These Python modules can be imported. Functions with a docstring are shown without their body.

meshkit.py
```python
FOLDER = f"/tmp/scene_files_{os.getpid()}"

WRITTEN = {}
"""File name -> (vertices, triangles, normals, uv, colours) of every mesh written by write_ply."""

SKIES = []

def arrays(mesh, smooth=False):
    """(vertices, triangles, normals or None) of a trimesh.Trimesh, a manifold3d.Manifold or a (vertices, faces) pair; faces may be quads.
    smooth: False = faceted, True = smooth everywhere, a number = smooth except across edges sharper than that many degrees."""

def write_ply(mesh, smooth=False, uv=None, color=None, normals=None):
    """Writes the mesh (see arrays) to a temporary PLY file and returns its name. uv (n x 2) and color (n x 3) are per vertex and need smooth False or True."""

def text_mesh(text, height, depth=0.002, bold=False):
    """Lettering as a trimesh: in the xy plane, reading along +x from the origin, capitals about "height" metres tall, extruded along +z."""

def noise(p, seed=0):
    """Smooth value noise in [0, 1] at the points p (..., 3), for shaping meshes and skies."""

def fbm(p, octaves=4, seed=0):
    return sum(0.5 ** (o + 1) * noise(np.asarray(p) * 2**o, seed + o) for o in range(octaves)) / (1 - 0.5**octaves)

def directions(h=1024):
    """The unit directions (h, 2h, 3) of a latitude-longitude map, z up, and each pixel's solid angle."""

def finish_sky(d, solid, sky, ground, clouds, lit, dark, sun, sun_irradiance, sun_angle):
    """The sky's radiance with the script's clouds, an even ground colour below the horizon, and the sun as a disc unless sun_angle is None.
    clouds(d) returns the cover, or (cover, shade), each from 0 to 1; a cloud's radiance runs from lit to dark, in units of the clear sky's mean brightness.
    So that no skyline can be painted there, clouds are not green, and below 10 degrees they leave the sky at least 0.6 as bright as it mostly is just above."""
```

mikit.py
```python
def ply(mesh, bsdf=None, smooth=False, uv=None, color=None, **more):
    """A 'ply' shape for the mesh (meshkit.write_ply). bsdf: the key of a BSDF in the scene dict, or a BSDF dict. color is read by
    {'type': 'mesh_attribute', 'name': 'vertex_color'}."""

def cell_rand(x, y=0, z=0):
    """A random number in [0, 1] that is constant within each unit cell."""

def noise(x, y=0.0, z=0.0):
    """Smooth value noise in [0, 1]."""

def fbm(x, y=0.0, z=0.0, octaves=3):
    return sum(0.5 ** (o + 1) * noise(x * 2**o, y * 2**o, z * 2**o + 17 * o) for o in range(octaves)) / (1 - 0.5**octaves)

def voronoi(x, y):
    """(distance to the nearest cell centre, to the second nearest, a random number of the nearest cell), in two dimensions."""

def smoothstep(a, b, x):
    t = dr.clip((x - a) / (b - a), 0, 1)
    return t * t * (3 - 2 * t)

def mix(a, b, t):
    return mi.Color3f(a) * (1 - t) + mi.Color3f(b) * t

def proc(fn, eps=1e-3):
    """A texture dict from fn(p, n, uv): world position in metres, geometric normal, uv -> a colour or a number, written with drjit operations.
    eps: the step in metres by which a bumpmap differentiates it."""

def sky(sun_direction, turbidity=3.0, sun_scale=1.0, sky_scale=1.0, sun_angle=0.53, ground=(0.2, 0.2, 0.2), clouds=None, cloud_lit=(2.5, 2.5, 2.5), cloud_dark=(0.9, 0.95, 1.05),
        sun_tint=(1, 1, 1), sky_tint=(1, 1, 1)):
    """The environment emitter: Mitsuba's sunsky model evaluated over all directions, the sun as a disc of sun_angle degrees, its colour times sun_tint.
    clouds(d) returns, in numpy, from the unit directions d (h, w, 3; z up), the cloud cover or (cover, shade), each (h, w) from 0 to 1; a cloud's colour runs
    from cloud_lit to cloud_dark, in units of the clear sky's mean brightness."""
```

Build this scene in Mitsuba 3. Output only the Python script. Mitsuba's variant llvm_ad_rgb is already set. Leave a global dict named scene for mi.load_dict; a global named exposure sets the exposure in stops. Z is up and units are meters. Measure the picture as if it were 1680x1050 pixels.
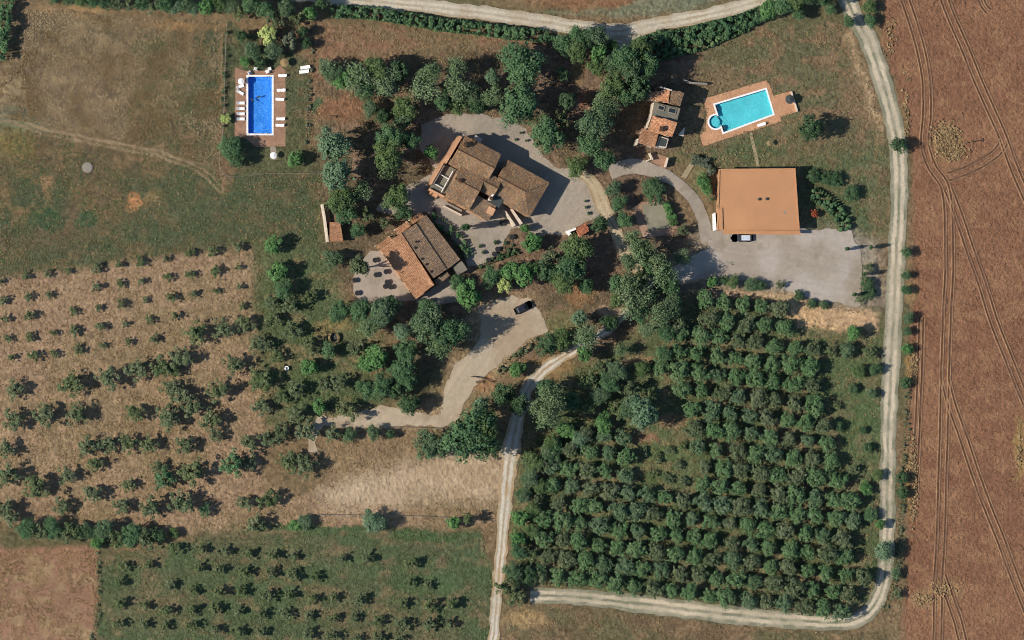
import math, numpy as np, trimesh, shapely, drjit as dr, mitsuba as mi, mikit, meshkit
from shapely.geometry import Polygon, LineString, box as sbox
from shapely.ops import unary_union
from mikit import noise, fbm, voronoi, cell_rand, smoothstep, mix, proc
T = mi.ScalarTransform4f
scene, labels = {}, {}

# ---------------------------------------------------------------- camera, light, exposure
EYE = [-668.79, -275.38, 3934.07]          # a survey aircraft far overhead, a little west-south-west of the farm
scene['camera'] = {'type': 'perspective', 'fov': 3.43672, 'fov_axis': 'x', 'near_clip': 3000.0, 'far_clip': 9000.0,
                   'to_world': T().look_at(origin=EYE, target=[0, 0, 0], up=[0, 1, 0])}
SUN_EL, SUN_S = math.radians(39.5), math.radians(10.0)   # afternoon sun, just south of west
SUN = [-math.cos(SUN_EL) * math.cos(SUN_S), -math.cos(SUN_EL) * math.sin(SUN_S), math.sin(SUN_EL)]
scene['sky'] = mikit.sky(SUN, turbidity=3.0, sky_scale=0.95, sun_tint=(0.93, 1.07, 1.31))
exposure = 2.08
KALB = 0.76                                 # sunlit display colour -> albedo

# ---------------------------------------------------------------- survey plan (units: 1/7 m, x east, y south) -> metres
HM = np.array([[0.14435554834, 0.0, -121.25866], [0.00166958, -0.142652234, 73.489975], [-6.06272e-06, 2.455265e-06, 1.0]])
LEAN = np.array([0.17, 0.07])              # the plan was drawn from an oblique picture: a point z up is drawn this much too far east/north


def G(u, v, z=0.0):
    w = HM @ np.array([u, v, 1.0])
    return w[:2] / w[2] - LEAN * z


def P(u, v, z=0.0):
    x, y = G(u, v, z)
    return np.array([x, y, z])


def Gs(pts, z=0.0):
    return [tuple(G(u, v, z)) for u, v in pts]


def srgb(r, g, b, k=None):
    c = np.array([r, g, b]) / 255.0
    lin = np.where(c <= 0.04045, c / 12.92, ((c + 0.055) / 1.055) ** 2.4)
    return [float(x) for x in np.clip(lin * (KALB if k is None else k), 0.004, 0.85)]


# ---------------------------------------------------------------- naming helpers
used = {}


def numbered(name):
    n = used.get(name, -1) + 1
    used[name] = n
    return name if n == 0 else f'{name}_{n:03d}'


def thing(name, label, cat, group=None):
    key = numbered(name)
    labels[key] = {'label': label, 'category': cat}
    if group:
        labels[key]['group'] = group
    return key


def struct(name, label, shape, kind='structure'):
    key = numbered(name)
    scene[key] = shape
    labels[key] = {'label': label, 'kind': kind}
    return key


def part(parent, name, shape, label=None, kind=None):
    key = numbered(parent + '__' + name)
    scene[key] = shape
    if label or kind:
        labels[key] = {}
        if label:
            labels[key]['label'] = label
        if kind:
            labels[key]['kind'] = kind
    return key


ORD = ('first second third fourth fifth sixth seventh eighth ninth tenth eleventh twelfth thirteenth fourteenth fifteenth sixteenth seventeenth eighteenth '
       'nineteenth twentieth twenty-first twenty-second twenty-third twenty-fourth twenty-fifth twenty-sixth twenty-seventh twenty-eighth twenty-ninth thirtieth').split()
rng = np.random.default_rng(11)

# ---------------------------------------------------------------- materials
def diffuse(name, fn, bump=None, bscale=0.0, eps=0.05):
    b = {'type': 'diffuse', 'reflectance': proc(fn) if callable(fn) else {'type': 'rgb', 'value': list(fn)}}
    if bump is not None:
        b = {'type': 'bumpmap', 'arbitrary': proc(bump, eps), 'scale': bscale, 'bsdf': b}
    scene[name] = {'type': 'twosided', 'bsdf': b}


def worn(c, c2, dirt, ang):
    """driven gravel: broad patches, long faint tyre streaks along one heading, a little dirt"""
    ca, sa = math.cos(ang), math.sin(ang)

    def fn(p, n, uv):
        x, y = p.x * ca + p.y * sa, p.y * ca - p.x * sa
        w = y + 1.5 * noise(x * 0.06, y * 0.06, 4.0)
        st = noise(x * 0.10, w * 1.7, 2.0) * 0.6 + noise(x * 0.22, w * 3.1, 8.0) * 0.4
        base = mix(c, c2, smoothstep(0.35, 0.65, fbm(p.x * 0.13, p.y * 0.13, 1.0)))
        base = mix(base, dirt, 0.55 * smoothstep(0.62, 0.86, fbm(p.x * 0.22 + 9, p.y * 0.22, 6.0)))
        return base * (0.82 + 0.16 * st + 0.14 * noise(p.x * 1.7, p.y * 1.7) + 0.10 * noise(p.x * 3.6, p.y * 3.6))
    return fn


def mottled(c, amp=0.3, f=1.5, c2=None, f2=0.3):
    def fn(p, n, uv):
        m = 1 - amp * 0.5 + amp * noise(p.x * f, p.y * f, p.z * f) * 0.6 + amp * 0.4 * noise(p.x * f * 3.1, p.y * f * 3.1, p.z * f * 3.1)
        base = mi.Color3f(c) if c2 is None else mix(c, c2, smoothstep(0.35, 0.65, fbm(p.x * f2 + 7.7, p.y * f2 + 3.1, p.z * f2)))
        return base * m
    return fn


def leaf_fn(c, c2, c3):
    def fn(p, n, uv):
        a = noise(p.x * 0.23 + 11, p.y * 0.23, p.z * 0.2)
        b = noise(p.x * 1.3, p.y * 1.3 + 5, p.z * 1.3)
        k = noise(p.x * 4.1, p.y * 4.1, p.z * 4.1)
        col = mix(mix(c, c2, smoothstep(0.25, 0.75, a)), c3, 0.75 * smoothstep(0.5, 0.85, b))
        return col * (0.62 + 0.76 * k)
    return fn


LK = 1.9 * KALB                            # leaves stand at all angles, so their own colour is brighter than a crown looks
def leafmat(name, a, b, c, k=1.0):
    diffuse(name, leaf_fn(srgb(*a, LK * k), srgb(*b, LK * k), srgb(*c, LK * k)))


leafmat('leaf_olive', (66, 76, 54), (76, 84, 62), (94, 98, 74))
leafmat('leaf_young', (64, 76, 50), (74, 82, 56), (90, 94, 68))
leafmat('leaf_orchard', (64, 86, 56), (72, 92, 62), (88, 102, 72))
leafmat('leaf_broad_grey', (62, 80, 56), (70, 86, 64), (86, 98, 74))
leafmat('leaf_broad_warm', (64, 81, 50), (72, 87, 55), (88, 98, 66))
leafmat('leaf_broad', (56, 78, 54), (66, 88, 60), (80, 98, 68))
leafmat('leaf_dark', (50, 68, 47), (58, 76, 52), (68, 86, 60))
leafmat('leaf_bright', (60, 90, 52), (70, 98, 58), (86, 110, 70))
leafmat('leaf_pine', (78, 96, 66), (88, 102, 74), (106, 116, 88))
leafmat('leaf_silver', (72, 92, 70), (80, 99, 76), (94, 108, 86))
leafmat('leaf_yellow', (126, 140, 82), (136, 146, 90), (146, 150, 100))
leafmat('leaf_grey', (82, 88, 72), (72, 78, 64), (96, 100, 82))
leafmat('leaf_red', (120, 62, 44), (104, 56, 42), (130, 84, 62))
diffuse('bark', mottled([0.13, 0.10, 0.075], 0.6, 3.0))

# ---- ground: one sheet whose soil and grass cover change from plot to plot
def poly_dist(x, y, pts):
    """signed distance in metres to a plot boundary, negative inside"""
    pts = [(float(a), float(b)) for a, b in pts]
    n = len(pts)
    d2 = mi.Float(1e9)
    inside = mi.Bool(False)
    for i in range(n):
        ax, ay = pts[i]
        bx, by = pts[(i + 1) % n]
        ex, ey = bx - ax, by - ay
        wx, wy = x - ax, y - ay
        t = dr.clip((wx * ex + wy * ey) / (ex * ex + ey * ey), 0, 1)
        d2 = dr.minimum(d2, dr.square(wx - ex * t) + dr.square(wy - ey * t))
        if abs(ey) > 1e-9:
            c = ((y < ay) ^ (y < by)) & (x < ex * (y - ay) / ey + ax)
            inside = inside ^ c
    d = dr.sqrt(d2)
    return dr.select(inside, -d, d)


def line_dist(x, y, pts):
    d2 = mi.Float(1e9)
    pts = [(float(a), float(b)) for a, b in pts]
    for (ax, ay), (bx, by) in zip(pts[:-1], pts[1:]):
        ex, ey = bx - ax, by - ay
        t = dr.clip(((x - ax) * ex + (y - ay) * ey) / (ex * ex + ey * ey), 0, 1)
        d2 = dr.minimum(d2, dr.square(x - ax - ex * t) + dr.square(y - ay - ey * t))
    return dr.sqrt(d2)


PLOTS = {
    # name: (outline on the plan, main colour, second colour, fleck colour, edge softness m)
    'meadow': ([(-90, 185), (120, 225), (260, 255), (372, 288), (530, 290), (520, 400), (410, 400), (280, 415), (120, 440), (-90, 466)], (106, 92, 71), (84, 88, 66), (126, 106, 78), 3.5),
    'meadow_green': ([(270, 330), (330, 280), (372, 285), (525, 288), (520, 395), (410, 400), (285, 410), (120, 440), (-20, 460), (-20, 430), (150, 400)], (80, 90, 66), (92, 94, 70), (108, 98, 74), 6.0),
    'stubble': ([(12, 130), (35, 20), (95, 12), (200, 30), (365, 35), (362, 278), (250, 245), (100, 212), (-60, 180), (-60, 130)], (122, 104, 82), (110, 98, 76), (148, 128, 98), 1.5),
    'stubble_green': ([(215, 60), (300, 55), (362, 80), (360, 270), (250, 240), (205, 200), (225, 120)], (94, 90, 66), (108, 94, 70), (124, 104, 78), 6.0),
    'olive_soil': ([(-90, 466), (120, 442), (280, 421), (412, 402), (420, 520), (436, 700), (430, 800), (540, 822), (840, 842), (815, 862), (450, 866), (300, 872), (-90, 856)], (152, 126, 101), (140, 120, 92), (160, 134, 106), 1.5),
    'bare_field': ([(-90, 895), (158, 898), (164, 1000), (148, 1130), (-90, 1130)], (150, 116, 94), (154, 118, 95), (162, 136, 104), 0.8),
    'lower_grass': ([(165, 912), (300, 886), (560, 868), (790, 872), (812, 960), (806, 1130), (150, 1130)], (86, 98, 69), (100, 100, 74), (122, 108, 82), 1.0),
    'slope_grass': ([(415, 400), (535, 400), (580, 500), (640, 560), (620, 690), (520, 690), (440, 700), (425, 520)], (98, 104, 74), (88, 98, 68), (128, 114, 84), 4.0),
    'dry_bank': ([(520, 715), (700, 705), (800, 735), (810, 850), (640, 840), (540, 822)], (138, 116, 90), (128, 112, 84), (150, 126, 96), 2.5),
    'north_lawn': ([(520, 36), (700, 45), (890, 66), (850, 112), (640, 102), (540, 112), (528, 235), (500, 240), (500, 110)], (132, 108, 84), (124, 108, 82), (138, 106, 84), 1.5),
    'pool_lawn': ([(372, 38), (505, 100), (505, 250), (525, 282), (372, 282)], (88, 92, 68), (96, 96, 70), (114, 100, 76), 1.0),
    'litter': ([(530, 115), (640, 105), (860, 70), (1000, 60), (1150, 62), (1150, 140), (1080, 300), (1150, 400), (1130, 480), (960, 590), (860, 600), (700, 600), (580, 490), (530, 400)], (118, 98, 82), (104, 92, 72), (136, 112, 92), 2.5),
    'garden': ([(1150, 80), (1280, 32), (1382, 38), (1432, 140), (1455, 230), (1455, 370), (1400, 408), (1320, 402), (1180, 280), (1110, 250)], (122, 105, 81), (106, 102, 76), (132, 108, 84), 1.2),
    'garden_green': ([(1150, 235), (1250, 215), (1330, 250), (1440, 240), (1455, 380), (1390, 408), (1320, 392), (1310, 272), (1170, 275), (1120, 250)], (92, 101, 71), (100, 104, 76), (118, 106, 80), 4.0),
    'orchard_soil': ([(885, 640), (960, 600), (1140, 478), (1290, 500), (1350, 542), (1452, 540), (1450, 1000), (880, 962), (838, 960), (850, 740)], (96, 102, 72), (88, 98, 66), (126, 114, 86), 2.0),
    'clearing': ([(1040, 720), (1130, 712), (1150, 800), (1080, 806), (1040, 792)], (88, 102, 66), (98, 106, 74), (116, 108, 78), 2.5),
    'east_grass': ([(1345, 590), (1445, 590), (1448, 770), (1385, 745)], (88, 102, 68), (96, 106, 74), (112, 108, 80), 3.0),
    'terrace_soil': ([(1160, 470), (1290, 478), (1330, 498), (1440, 512), (1440, 542), (1310, 538), (1275, 492), (1160, 486)], (194, 160, 120), (186, 154, 120), (204, 172, 130), 0.8),
    'ploughed': ([(1440, -90), (1860, -90), (1860, 1140), (1478, 1140), (1484, 1000), (1492, 700), (1494, 500), (1498, 300), (1488, 200), (1452, 90)], (142, 104, 80), (134, 97, 75), (150, 113, 86), 1.2),
    'verge': ([(836, 1000), (900, 994), (1100, 1015), (1300, 1036), (1420, 1040), (1420, 1110), (815, 1110)], (104, 98, 72), (118, 98, 76), (136, 112, 86), 1.2),
    'north_field': ([(820, -120), (1120, -120), (1075, -4), (985, 18), (860, 8)], (138, 104, 78), (132, 100, 76), (146, 116, 88), 1.0),
    'north_verge': ([(985, 18), (1080, -4), (1180, -40), (1260, -40), (1160, 10), (1040, 30), (900, 20)], (124, 122, 98), (112, 116, 92), (140, 134, 110), 1.0),
    'plaza_edge': ([(770, 500), (806, 488), (838, 480), (875, 486), (906, 546), (872, 566), (850, 586), (806, 622), (776, 655), (760, 694), (640, 704), (522, 700), (520, 678), (600, 674), (690, 674), (716, 640), (734, 596), (766, 572)], (160, 136, 106), (150, 128, 98), (168, 144, 112), 3.0),
    'parking_edge': ([(1150, 376), (1392, 374), (1440, 400), (1452, 500), (1400, 508), (1300, 486), (1100, 470), (1088, 446), (1130, 414)], (150, 138, 122), (140, 126, 106), (158, 142, 118), 3.0),
    'lawn_bank': ([(1386, 50), (1394, 50), (1406, 84), (1420, 126), (1434, 166), (1444, 200), (1450, 235), (1444, 238), (1436, 205), (1424, 170), (1410, 128), (1396, 88)], (168, 142, 110), (150, 126, 96), (178, 150, 118), 0.9),
    'sandy': ([(522, 806), (560, 788), (620, 778), (700, 752), (770, 744), (838, 742), (830, 812), (800, 826), (700, 822), (640, 836), (540, 834)], (184, 160, 132), (172, 148, 120), (194, 170, 140), 3.2),
}
SPOTS = [  # bare earth, weeds and worn ground: centre, radii (plan units), colour, softness
    ((218, 332), (13, 15), (188, 134, 92)), ((245, 322), (14, 10), (150, 128, 94)), ((76, 300), (10, 12), (168, 128, 100)),
    ((80, 360), (34, 20), (66, 86, 62)), ((140, 362), (20, 16), (70, 90, 64)), ((20, 200), (60, 26), (112, 116, 92)), ((25, 235), (40, 30), (124, 110, 72)),
    ((1555, 235), (26, 30), (170, 140, 98)), ((1545, 970), (34, 24), (158, 126, 92)), ((1515, 985), (26, 16), (152, 122, 90)), ((1672, 735), (10, 60), (156, 128, 84)),
    ((950, 100), (14, 40), (150, 124, 88)), ((960, 165), (14, 14), (148, 104, 84)), ((950, 480), (26, 24), (146, 112, 82)), ((925, 535), (40, 30), (116, 112, 78)),
    ((1100, 690), (30, 14), (140, 116, 88)), ((1060, 722), (24, 8), (146, 112, 88)), ((905, 600), (40, 22), (150, 122, 84)), ((1050, 590), (26, 7), (160, 132, 100)),
    ((790, 625), (22, 24), (158, 122, 90)), ((545, 535), (34, 16), (142, 124, 84)), ((1000, 510), (26, 10), (196, 166, 140)), ((860, 1015), (40, 14), (164, 138, 100)),
    ((1497, 600), (10, 22), (160, 128, 82)), ((1496, 800), (10, 60), (160, 126, 84)), ((1496, 480), (12, 18), (156, 128, 92)), ((620, 600), (16, 8), (166, 128, 98)),
    ((300, 42), (70, 8), (152, 122, 86)), ((120, 18), (70, 10), (158, 128, 92)), ((560, 180), (50, 26), (140, 104, 80)), ((625, 170), (14, 8), (156, 128, 92)),
    ((700, 880), (60, 10), (76, 96, 62)), ((520, 868), (120, 8), (78, 96, 64)), ((700, 960), (60, 20), (82, 100, 68)), ((1345, 320), (30, 30), (96, 98, 70)),
    ((760, 720), (60, 10), (120, 108, 76)), ((1150, 292), (20, 34), (122, 116, 84)), ((1090, 262), (30, 14), (112, 104, 74)), ((345, 100), (40, 60), (82, 88, 66)),
    ((310, 145), (12, 12), (78, 98, 76)), ((520, 172), (10, 14), (84, 106, 76)), ((500, 640), (40, 50), (84, 98, 66)), ((370, 285), (14, 40), (132, 108, 84)), ((364, 150), (5, 110), (146, 120, 92)),
]
MEADOW_PATH = Gs([(-60, 192), (20, 196), (60, 212), (120, 226), (200, 240), (262, 252), (310, 270), (345, 292), (362, 312)])
# wheel ruts pressed into the ploughed field (also built as ridges below)
plots_np = {k: (np.array(Gs(v[0])), [srgb(*c) for c in v[1:4]], v[4]) for k, v in PLOTS.items()}
spots_np = [(G(*c), (r[0] / 7, r[1] / 7), srgb(*col)) for c, r, col in SPOTS]
BASE1, BASE2 = srgb(128, 108, 82), srgb(104, 98, 72)


def ground_col(p, n, uv):
    wx = p.x + 2.6 * (noise(p.x * 0.33, p.y * 0.33, 1.5) - 0.5) + 1.2 * (noise(p.x * 1.1, p.y * 1.1, 2.5) - 0.5)
    wy = p.y + 2.6 * (noise(p.x * 0.33, p.y * 0.33, 7.5) - 0.5) + 1.2 * (noise(p.x * 1.1, p.y * 1.1, 9.5) - 0.5)
    n1 = smoothstep(0.36, 0.64, fbm(p.x * 0.06, p.y * 0.075, 3.0, 3))
    n2 = smoothstep(0.46, 0.74, fbm(p.x * 0.30, p.y * 0.42, 5.0, 3))
    n3 = noise(p.x * 1.15, p.y * 1.5, 2.0)
    n4 = noise(p.x * 2.6, p.y * 2.9, 4.0)
    n5 = noise(p.x * 4.6, p.y * 4.6, 6.0)
    col = mix(BASE1, BASE2, n1)
    wp = mi.Float(0)
    for name, (pts, (c1, c2, c3), soft) in plots_np.items():
        w = smoothstep(soft, -soft, poly_dist(wx, wy, pts))
        col = mix(col, mix(mix(c1, c2, n1), c3, 0.85 * n2), w)
        if name in ('ploughed', 'sandy', 'bare_field'):
            wp = dr.maximum(wp, w)
    for (cx, cy), (rx, ry), c in spots_np:
        cx, cy = float(cx), float(cy)
        d = dr.sqrt(dr.square((wx - cx) / rx) + dr.square((wy - cy) / ry))
        col = mix(col, c, 0.9 * smoothstep(1.25, 0.55, d + 0.5 * (n3 - 0.5)))
    dl = line_dist(wx * 0.35 + p.x * 0.65, wy * 0.35 + p.y * 0.65, MEADOW_PATH)
    col = mix(col, srgb(150, 130, 102), 0.85 * smoothstep(0.55, 0.15, dr.abs(dl - 0.55)))
    g = mi.Float(1.0) - 0.5 * wp
    return col * (1 + g * (0.44 * n3 + 0.44 * n4 + 0.24 * n5 - 0.56))


def rough(f, f2):
    return lambda p, n, uv: 0.6 * noise(p.x * f, p.y * f, 0.3) + 0.4 * noise(p.x * f2, p.y * f2, 0.7)


diffuse('ground_mat', ground_col, rough(1.6, 3.6), 0.34, 0.06)
diffuse('soil_mat', mottled(srgb(124, 94, 75), 0.35, 2.2, srgb(132, 102, 80), 0.12), rough(1.5, 4.0), 0.2, 0.06)


def rut_fn(p, n, uv):
    # darker down the wheel line, paler along its lips, blending out at the edges
    t = dr.abs(uv.y - 0.5)
    col = mix(srgb(96, 70, 56), srgb(160, 124, 94), smoothstep(0.10, 0.26, t))
    col = mix(col, srgb(126, 95, 76), smoothstep(0.36, 0.5, t))
    return mix(col, srgb(126, 95, 76), 0.8 * smoothstep(0.45, 0.8, noise(p.x * 0.5, p.y * 0.2))) * (0.8 + 0.4 * noise(p.x * 3.0, p.y * 1.2))


diffuse('rut_mat', rut_fn)


def road_fn(base, track, mid, tw=0.16):
    """a farm road: two pale wheel tracks, a rougher strip between them; uv.y runs across the road"""
    def fn(p, n, uv):
        t = uv.y + 0.07 * (noise(p.x * 0.12, p.y * 0.12, 1.0) - 0.5) + 0.05 * (noise(p.x * 0.7, p.y * 0.7, 3.0) - 0.5)
        tr = smoothstep(tw, tw * 0.35, dr.minimum(dr.abs(t - 0.30), dr.abs(t - 0.68)))
        m = fbm(p.x * 0.35, p.y * 0.35, 2.0, 3)
        col = mix(mix(base, mid, smoothstep(0.42, 0.66, m)), track, tr * (0.55 + 0.45 * smoothstep(0.3, 0.6, noise(p.x * 0.25, p.y * 0.25))))
        edge = smoothstep(0.16, 0.02, dr.minimum(t, 1 - t))
        col = mix(col, mid, 0.6 * edge)
        return col * (0.82 + 0.2 * noise(p.x * 2.1, p.y * 2.1) + 0.16 * noise(p.x * 6.0, p.y * 6.0))
    return fn


diffuse('road_north_mat', road_fn(srgb(186, 174, 154), srgb(206, 194, 172), srgb(176, 158, 134)), rough(2.0, 5.0), 0.05)
diffuse('road_east_mat', road_fn(srgb(166, 156, 134), srgb(206, 190, 164), srgb(134, 132, 110)), rough(2.0, 5.0), 0.07)
diffuse('road_south_mat', road_fn(srgb(180, 166, 142), srgb(212, 202, 186), srgb(178, 152, 120)), rough(2.0, 5.0), 0.07)
diffuse('drive_mat', road_fn(srgb(182, 162, 132), srgb(196, 178, 148), srgb(166, 142, 110), 0.2), rough(2.0, 5.0), 0.05)
diffuse('gravel_mat', worn(srgb(170, 156, 140), srgb(156, 145, 132), srgb(140, 126, 104), 0.9), rough(3.0, 7.0), 0.05)
diffuse('parking_mat', worn(srgb(180, 168, 156), srgb(166, 153, 138), srgb(142, 128, 108), -0.15), rough(3.0, 7.0), 0.05)
diffuse('sand_mat', worn(srgb(186, 169, 146), srgb(174, 154, 130), srgb(150, 132, 108), 0.95), rough(2.0, 6.0), 0.07)
diffuse('patio_mat', mottled(srgb(176, 160, 145), 0.2, 1.6, srgb(162, 148, 132), 0.3))
diffuse('border_mat', mottled(srgb(182, 150, 128), 0.3, 1.4, srgb(166, 134, 112), 0.3))
diffuse('court_mat', mottled(srgb(150, 144, 124), 0.15, 1.2, srgb(140, 134, 116), 0.3))
diffuse('bank_mat', mottled(srgb(160, 134, 102), 0.6, 1.2, srgb(104, 98, 70), 0.5))
diffuse('path_mat', mottled(srgb(166, 150, 120), 0.25, 2.0))


def pavers(c1, c2, s, ang):
    ca, sa = math.cos(ang), math.sin(ang)

    def fn(p, n, uv):
        x, y = (p.x * ca + p.y * sa) / s, (p.y * ca - p.x * sa) / s
        r = cell_rand(x, y, 1)
        fx, fy = x - dr.floor(x), y - dr.floor(y)
        j = smoothstep(0.0, 0.06, dr.minimum(dr.minimum(fx, 1 - fx), dr.minimum(fy, 1 - fy)))
        return mix(c1, c2, r) * (0.8 + 0.2 * j) * (0.84 + 0.3 * fbm(p.x * 0.5, p.y * 0.5))
    return fn


diffuse('deck_brown', pavers(srgb(160, 124, 102), srgb(174, 138, 114), 0.5, 0.02))
diffuse('deck_terracotta', pavers(srgb(196, 146, 112), srgb(208, 160, 124), 0.5, 0.28))
diffuse('flat_roof_mat', mottled(srgb(204, 152, 110), 0.10, 0.5, srgb(196, 144, 106), 0.1))
diffuse('plaster', mottled(srgb(214, 166, 130), 0.16, 0.6, srgb(200, 152, 118), 0.3))
diffuse('plaster_pale', mottled(srgb(222, 204, 184), 0.12, 0.6))
diffuse('white_paint', mottled([0.74, 0.72, 0.69], 0.1, 2.0))
diffuse('stone_grey', mottled(srgb(150, 142, 130), 0.3, 2.0))
diffuse('roof_deck', mottled(srgb(92, 70, 54), 0.3, 2.0))
diffuse('terrace_grey', mottled(srgb(136, 128, 114), 0.25, 1.3, srgb(118, 116, 104), 0.5))
diffuse('tar_dark', mottled(srgb(74, 80, 80), 0.25, 1.2))
diffuse('dark_metal', [0.03, 0.03, 0.033])
diffuse('wood', mottled([0.16, 0.11, 0.07], 0.4, 4.0))
diffuse('straw', mottled(srgb(164, 138, 102), 0.5, 1.2))
diffuse('tile_mat', [0.5, 0.5, 0.5])
scene['tile_mat'] = {'type': 'twosided', 'bsdf': {'type': 'diffuse', 'reflectance': {'type': 'mesh_attribute', 'name': 'vertex_color'}}}
scene['window_glass'] = {'type': 'principled', 'base_color': {'type': 'rgb', 'value': [0.02, 0.025, 0.03]}, 'roughness': 0.08, 'specular': 0.5}
scene['pool_surface'] = {'type': 'thindielectric', 'int_ior': 1.15}


def tile_caustic_floor(c1, c2, s, f):
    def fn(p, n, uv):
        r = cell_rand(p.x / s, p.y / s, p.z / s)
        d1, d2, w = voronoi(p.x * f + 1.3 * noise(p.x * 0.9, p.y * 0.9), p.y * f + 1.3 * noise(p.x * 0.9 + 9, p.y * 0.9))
        return mix(c1, c2, 0.4 * r + 0.45 * smoothstep(0.28, 0.02, d2 - d1)) * (0.9 + 0.2 * noise(p.x * 0.5, p.y * 0.5))  # random tile tones, plus rippling water light painted as a pale web
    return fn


diffuse('pool_blue', tile_caustic_floor(srgb(34, 118, 220, 1.1 * KALB), srgb(98, 176, 246, 1.1 * KALB), 0.25, 1.6))
diffuse('pool_turquoise', tile_caustic_floor(srgb(84, 200, 212, 1.02 * KALB), srgb(104, 212, 220, 1.02 * KALB), 0.25, 0.8))
diffuse('cushion_white', [0.78, 0.77, 0.74])
diffuse('car_dark', [0.012, 0.014, 0.022])
scene['car_dark'] = {'type': 'principled', 'base_color': {'type': 'rgb', 'value': [0.012, 0.014, 0.024]}, 'roughness': 0.3, 'clearcoat': 0.8, 'clearcoat_gloss': 0.9}
scene['car_silver'] = {'type': 'principled', 'base_color': {'type': 'rgb', 'value': [0.46, 0.50, 0.56]}, 'roughness': 0.35, 'clearcoat': 0.8, 'clearcoat_gloss': 0.9}
diffuse('rubber', [0.02, 0.02, 0.02])
diffuse('lamp_glass', [0.6, 0.6, 0.58])
diffuse('tuft_dry', mottled(srgb(150, 126, 92, 1.3 * KALB), 0.5, 1.5, srgb(128, 106, 76, 1.3 * KALB), 0.2))
diffuse('tuft_straw', mottled(srgb(154, 136, 108, 1.35 * KALB), 0.5, 1.5, srgb(128, 108, 80, 1.3 * KALB), 0.2))
diffuse('tuft_green', mottled(srgb(84, 98, 66, 1.4 * KALB), 0.5, 1.5, srgb(100, 104, 74, 1.4 * KALB), 0.2))

# ---------------------------------------------------------------- mesh helpers
def bx(x0, x1, y0, y1, z0, z1):
    m = trimesh.creation.box(extents=[x1 - x0, y1 - y0, z1 - z0])
    m.apply_translation([(x0 + x1) / 2, (y0 + y1) / 2, (z0 + z1) / 2])
    return m


def join(ms):
    return trimesh.util.concatenate([trimesh.Trimesh(np.asarray(m.vertices), np.asarray(m.faces), process=False) for m in ms])


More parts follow.
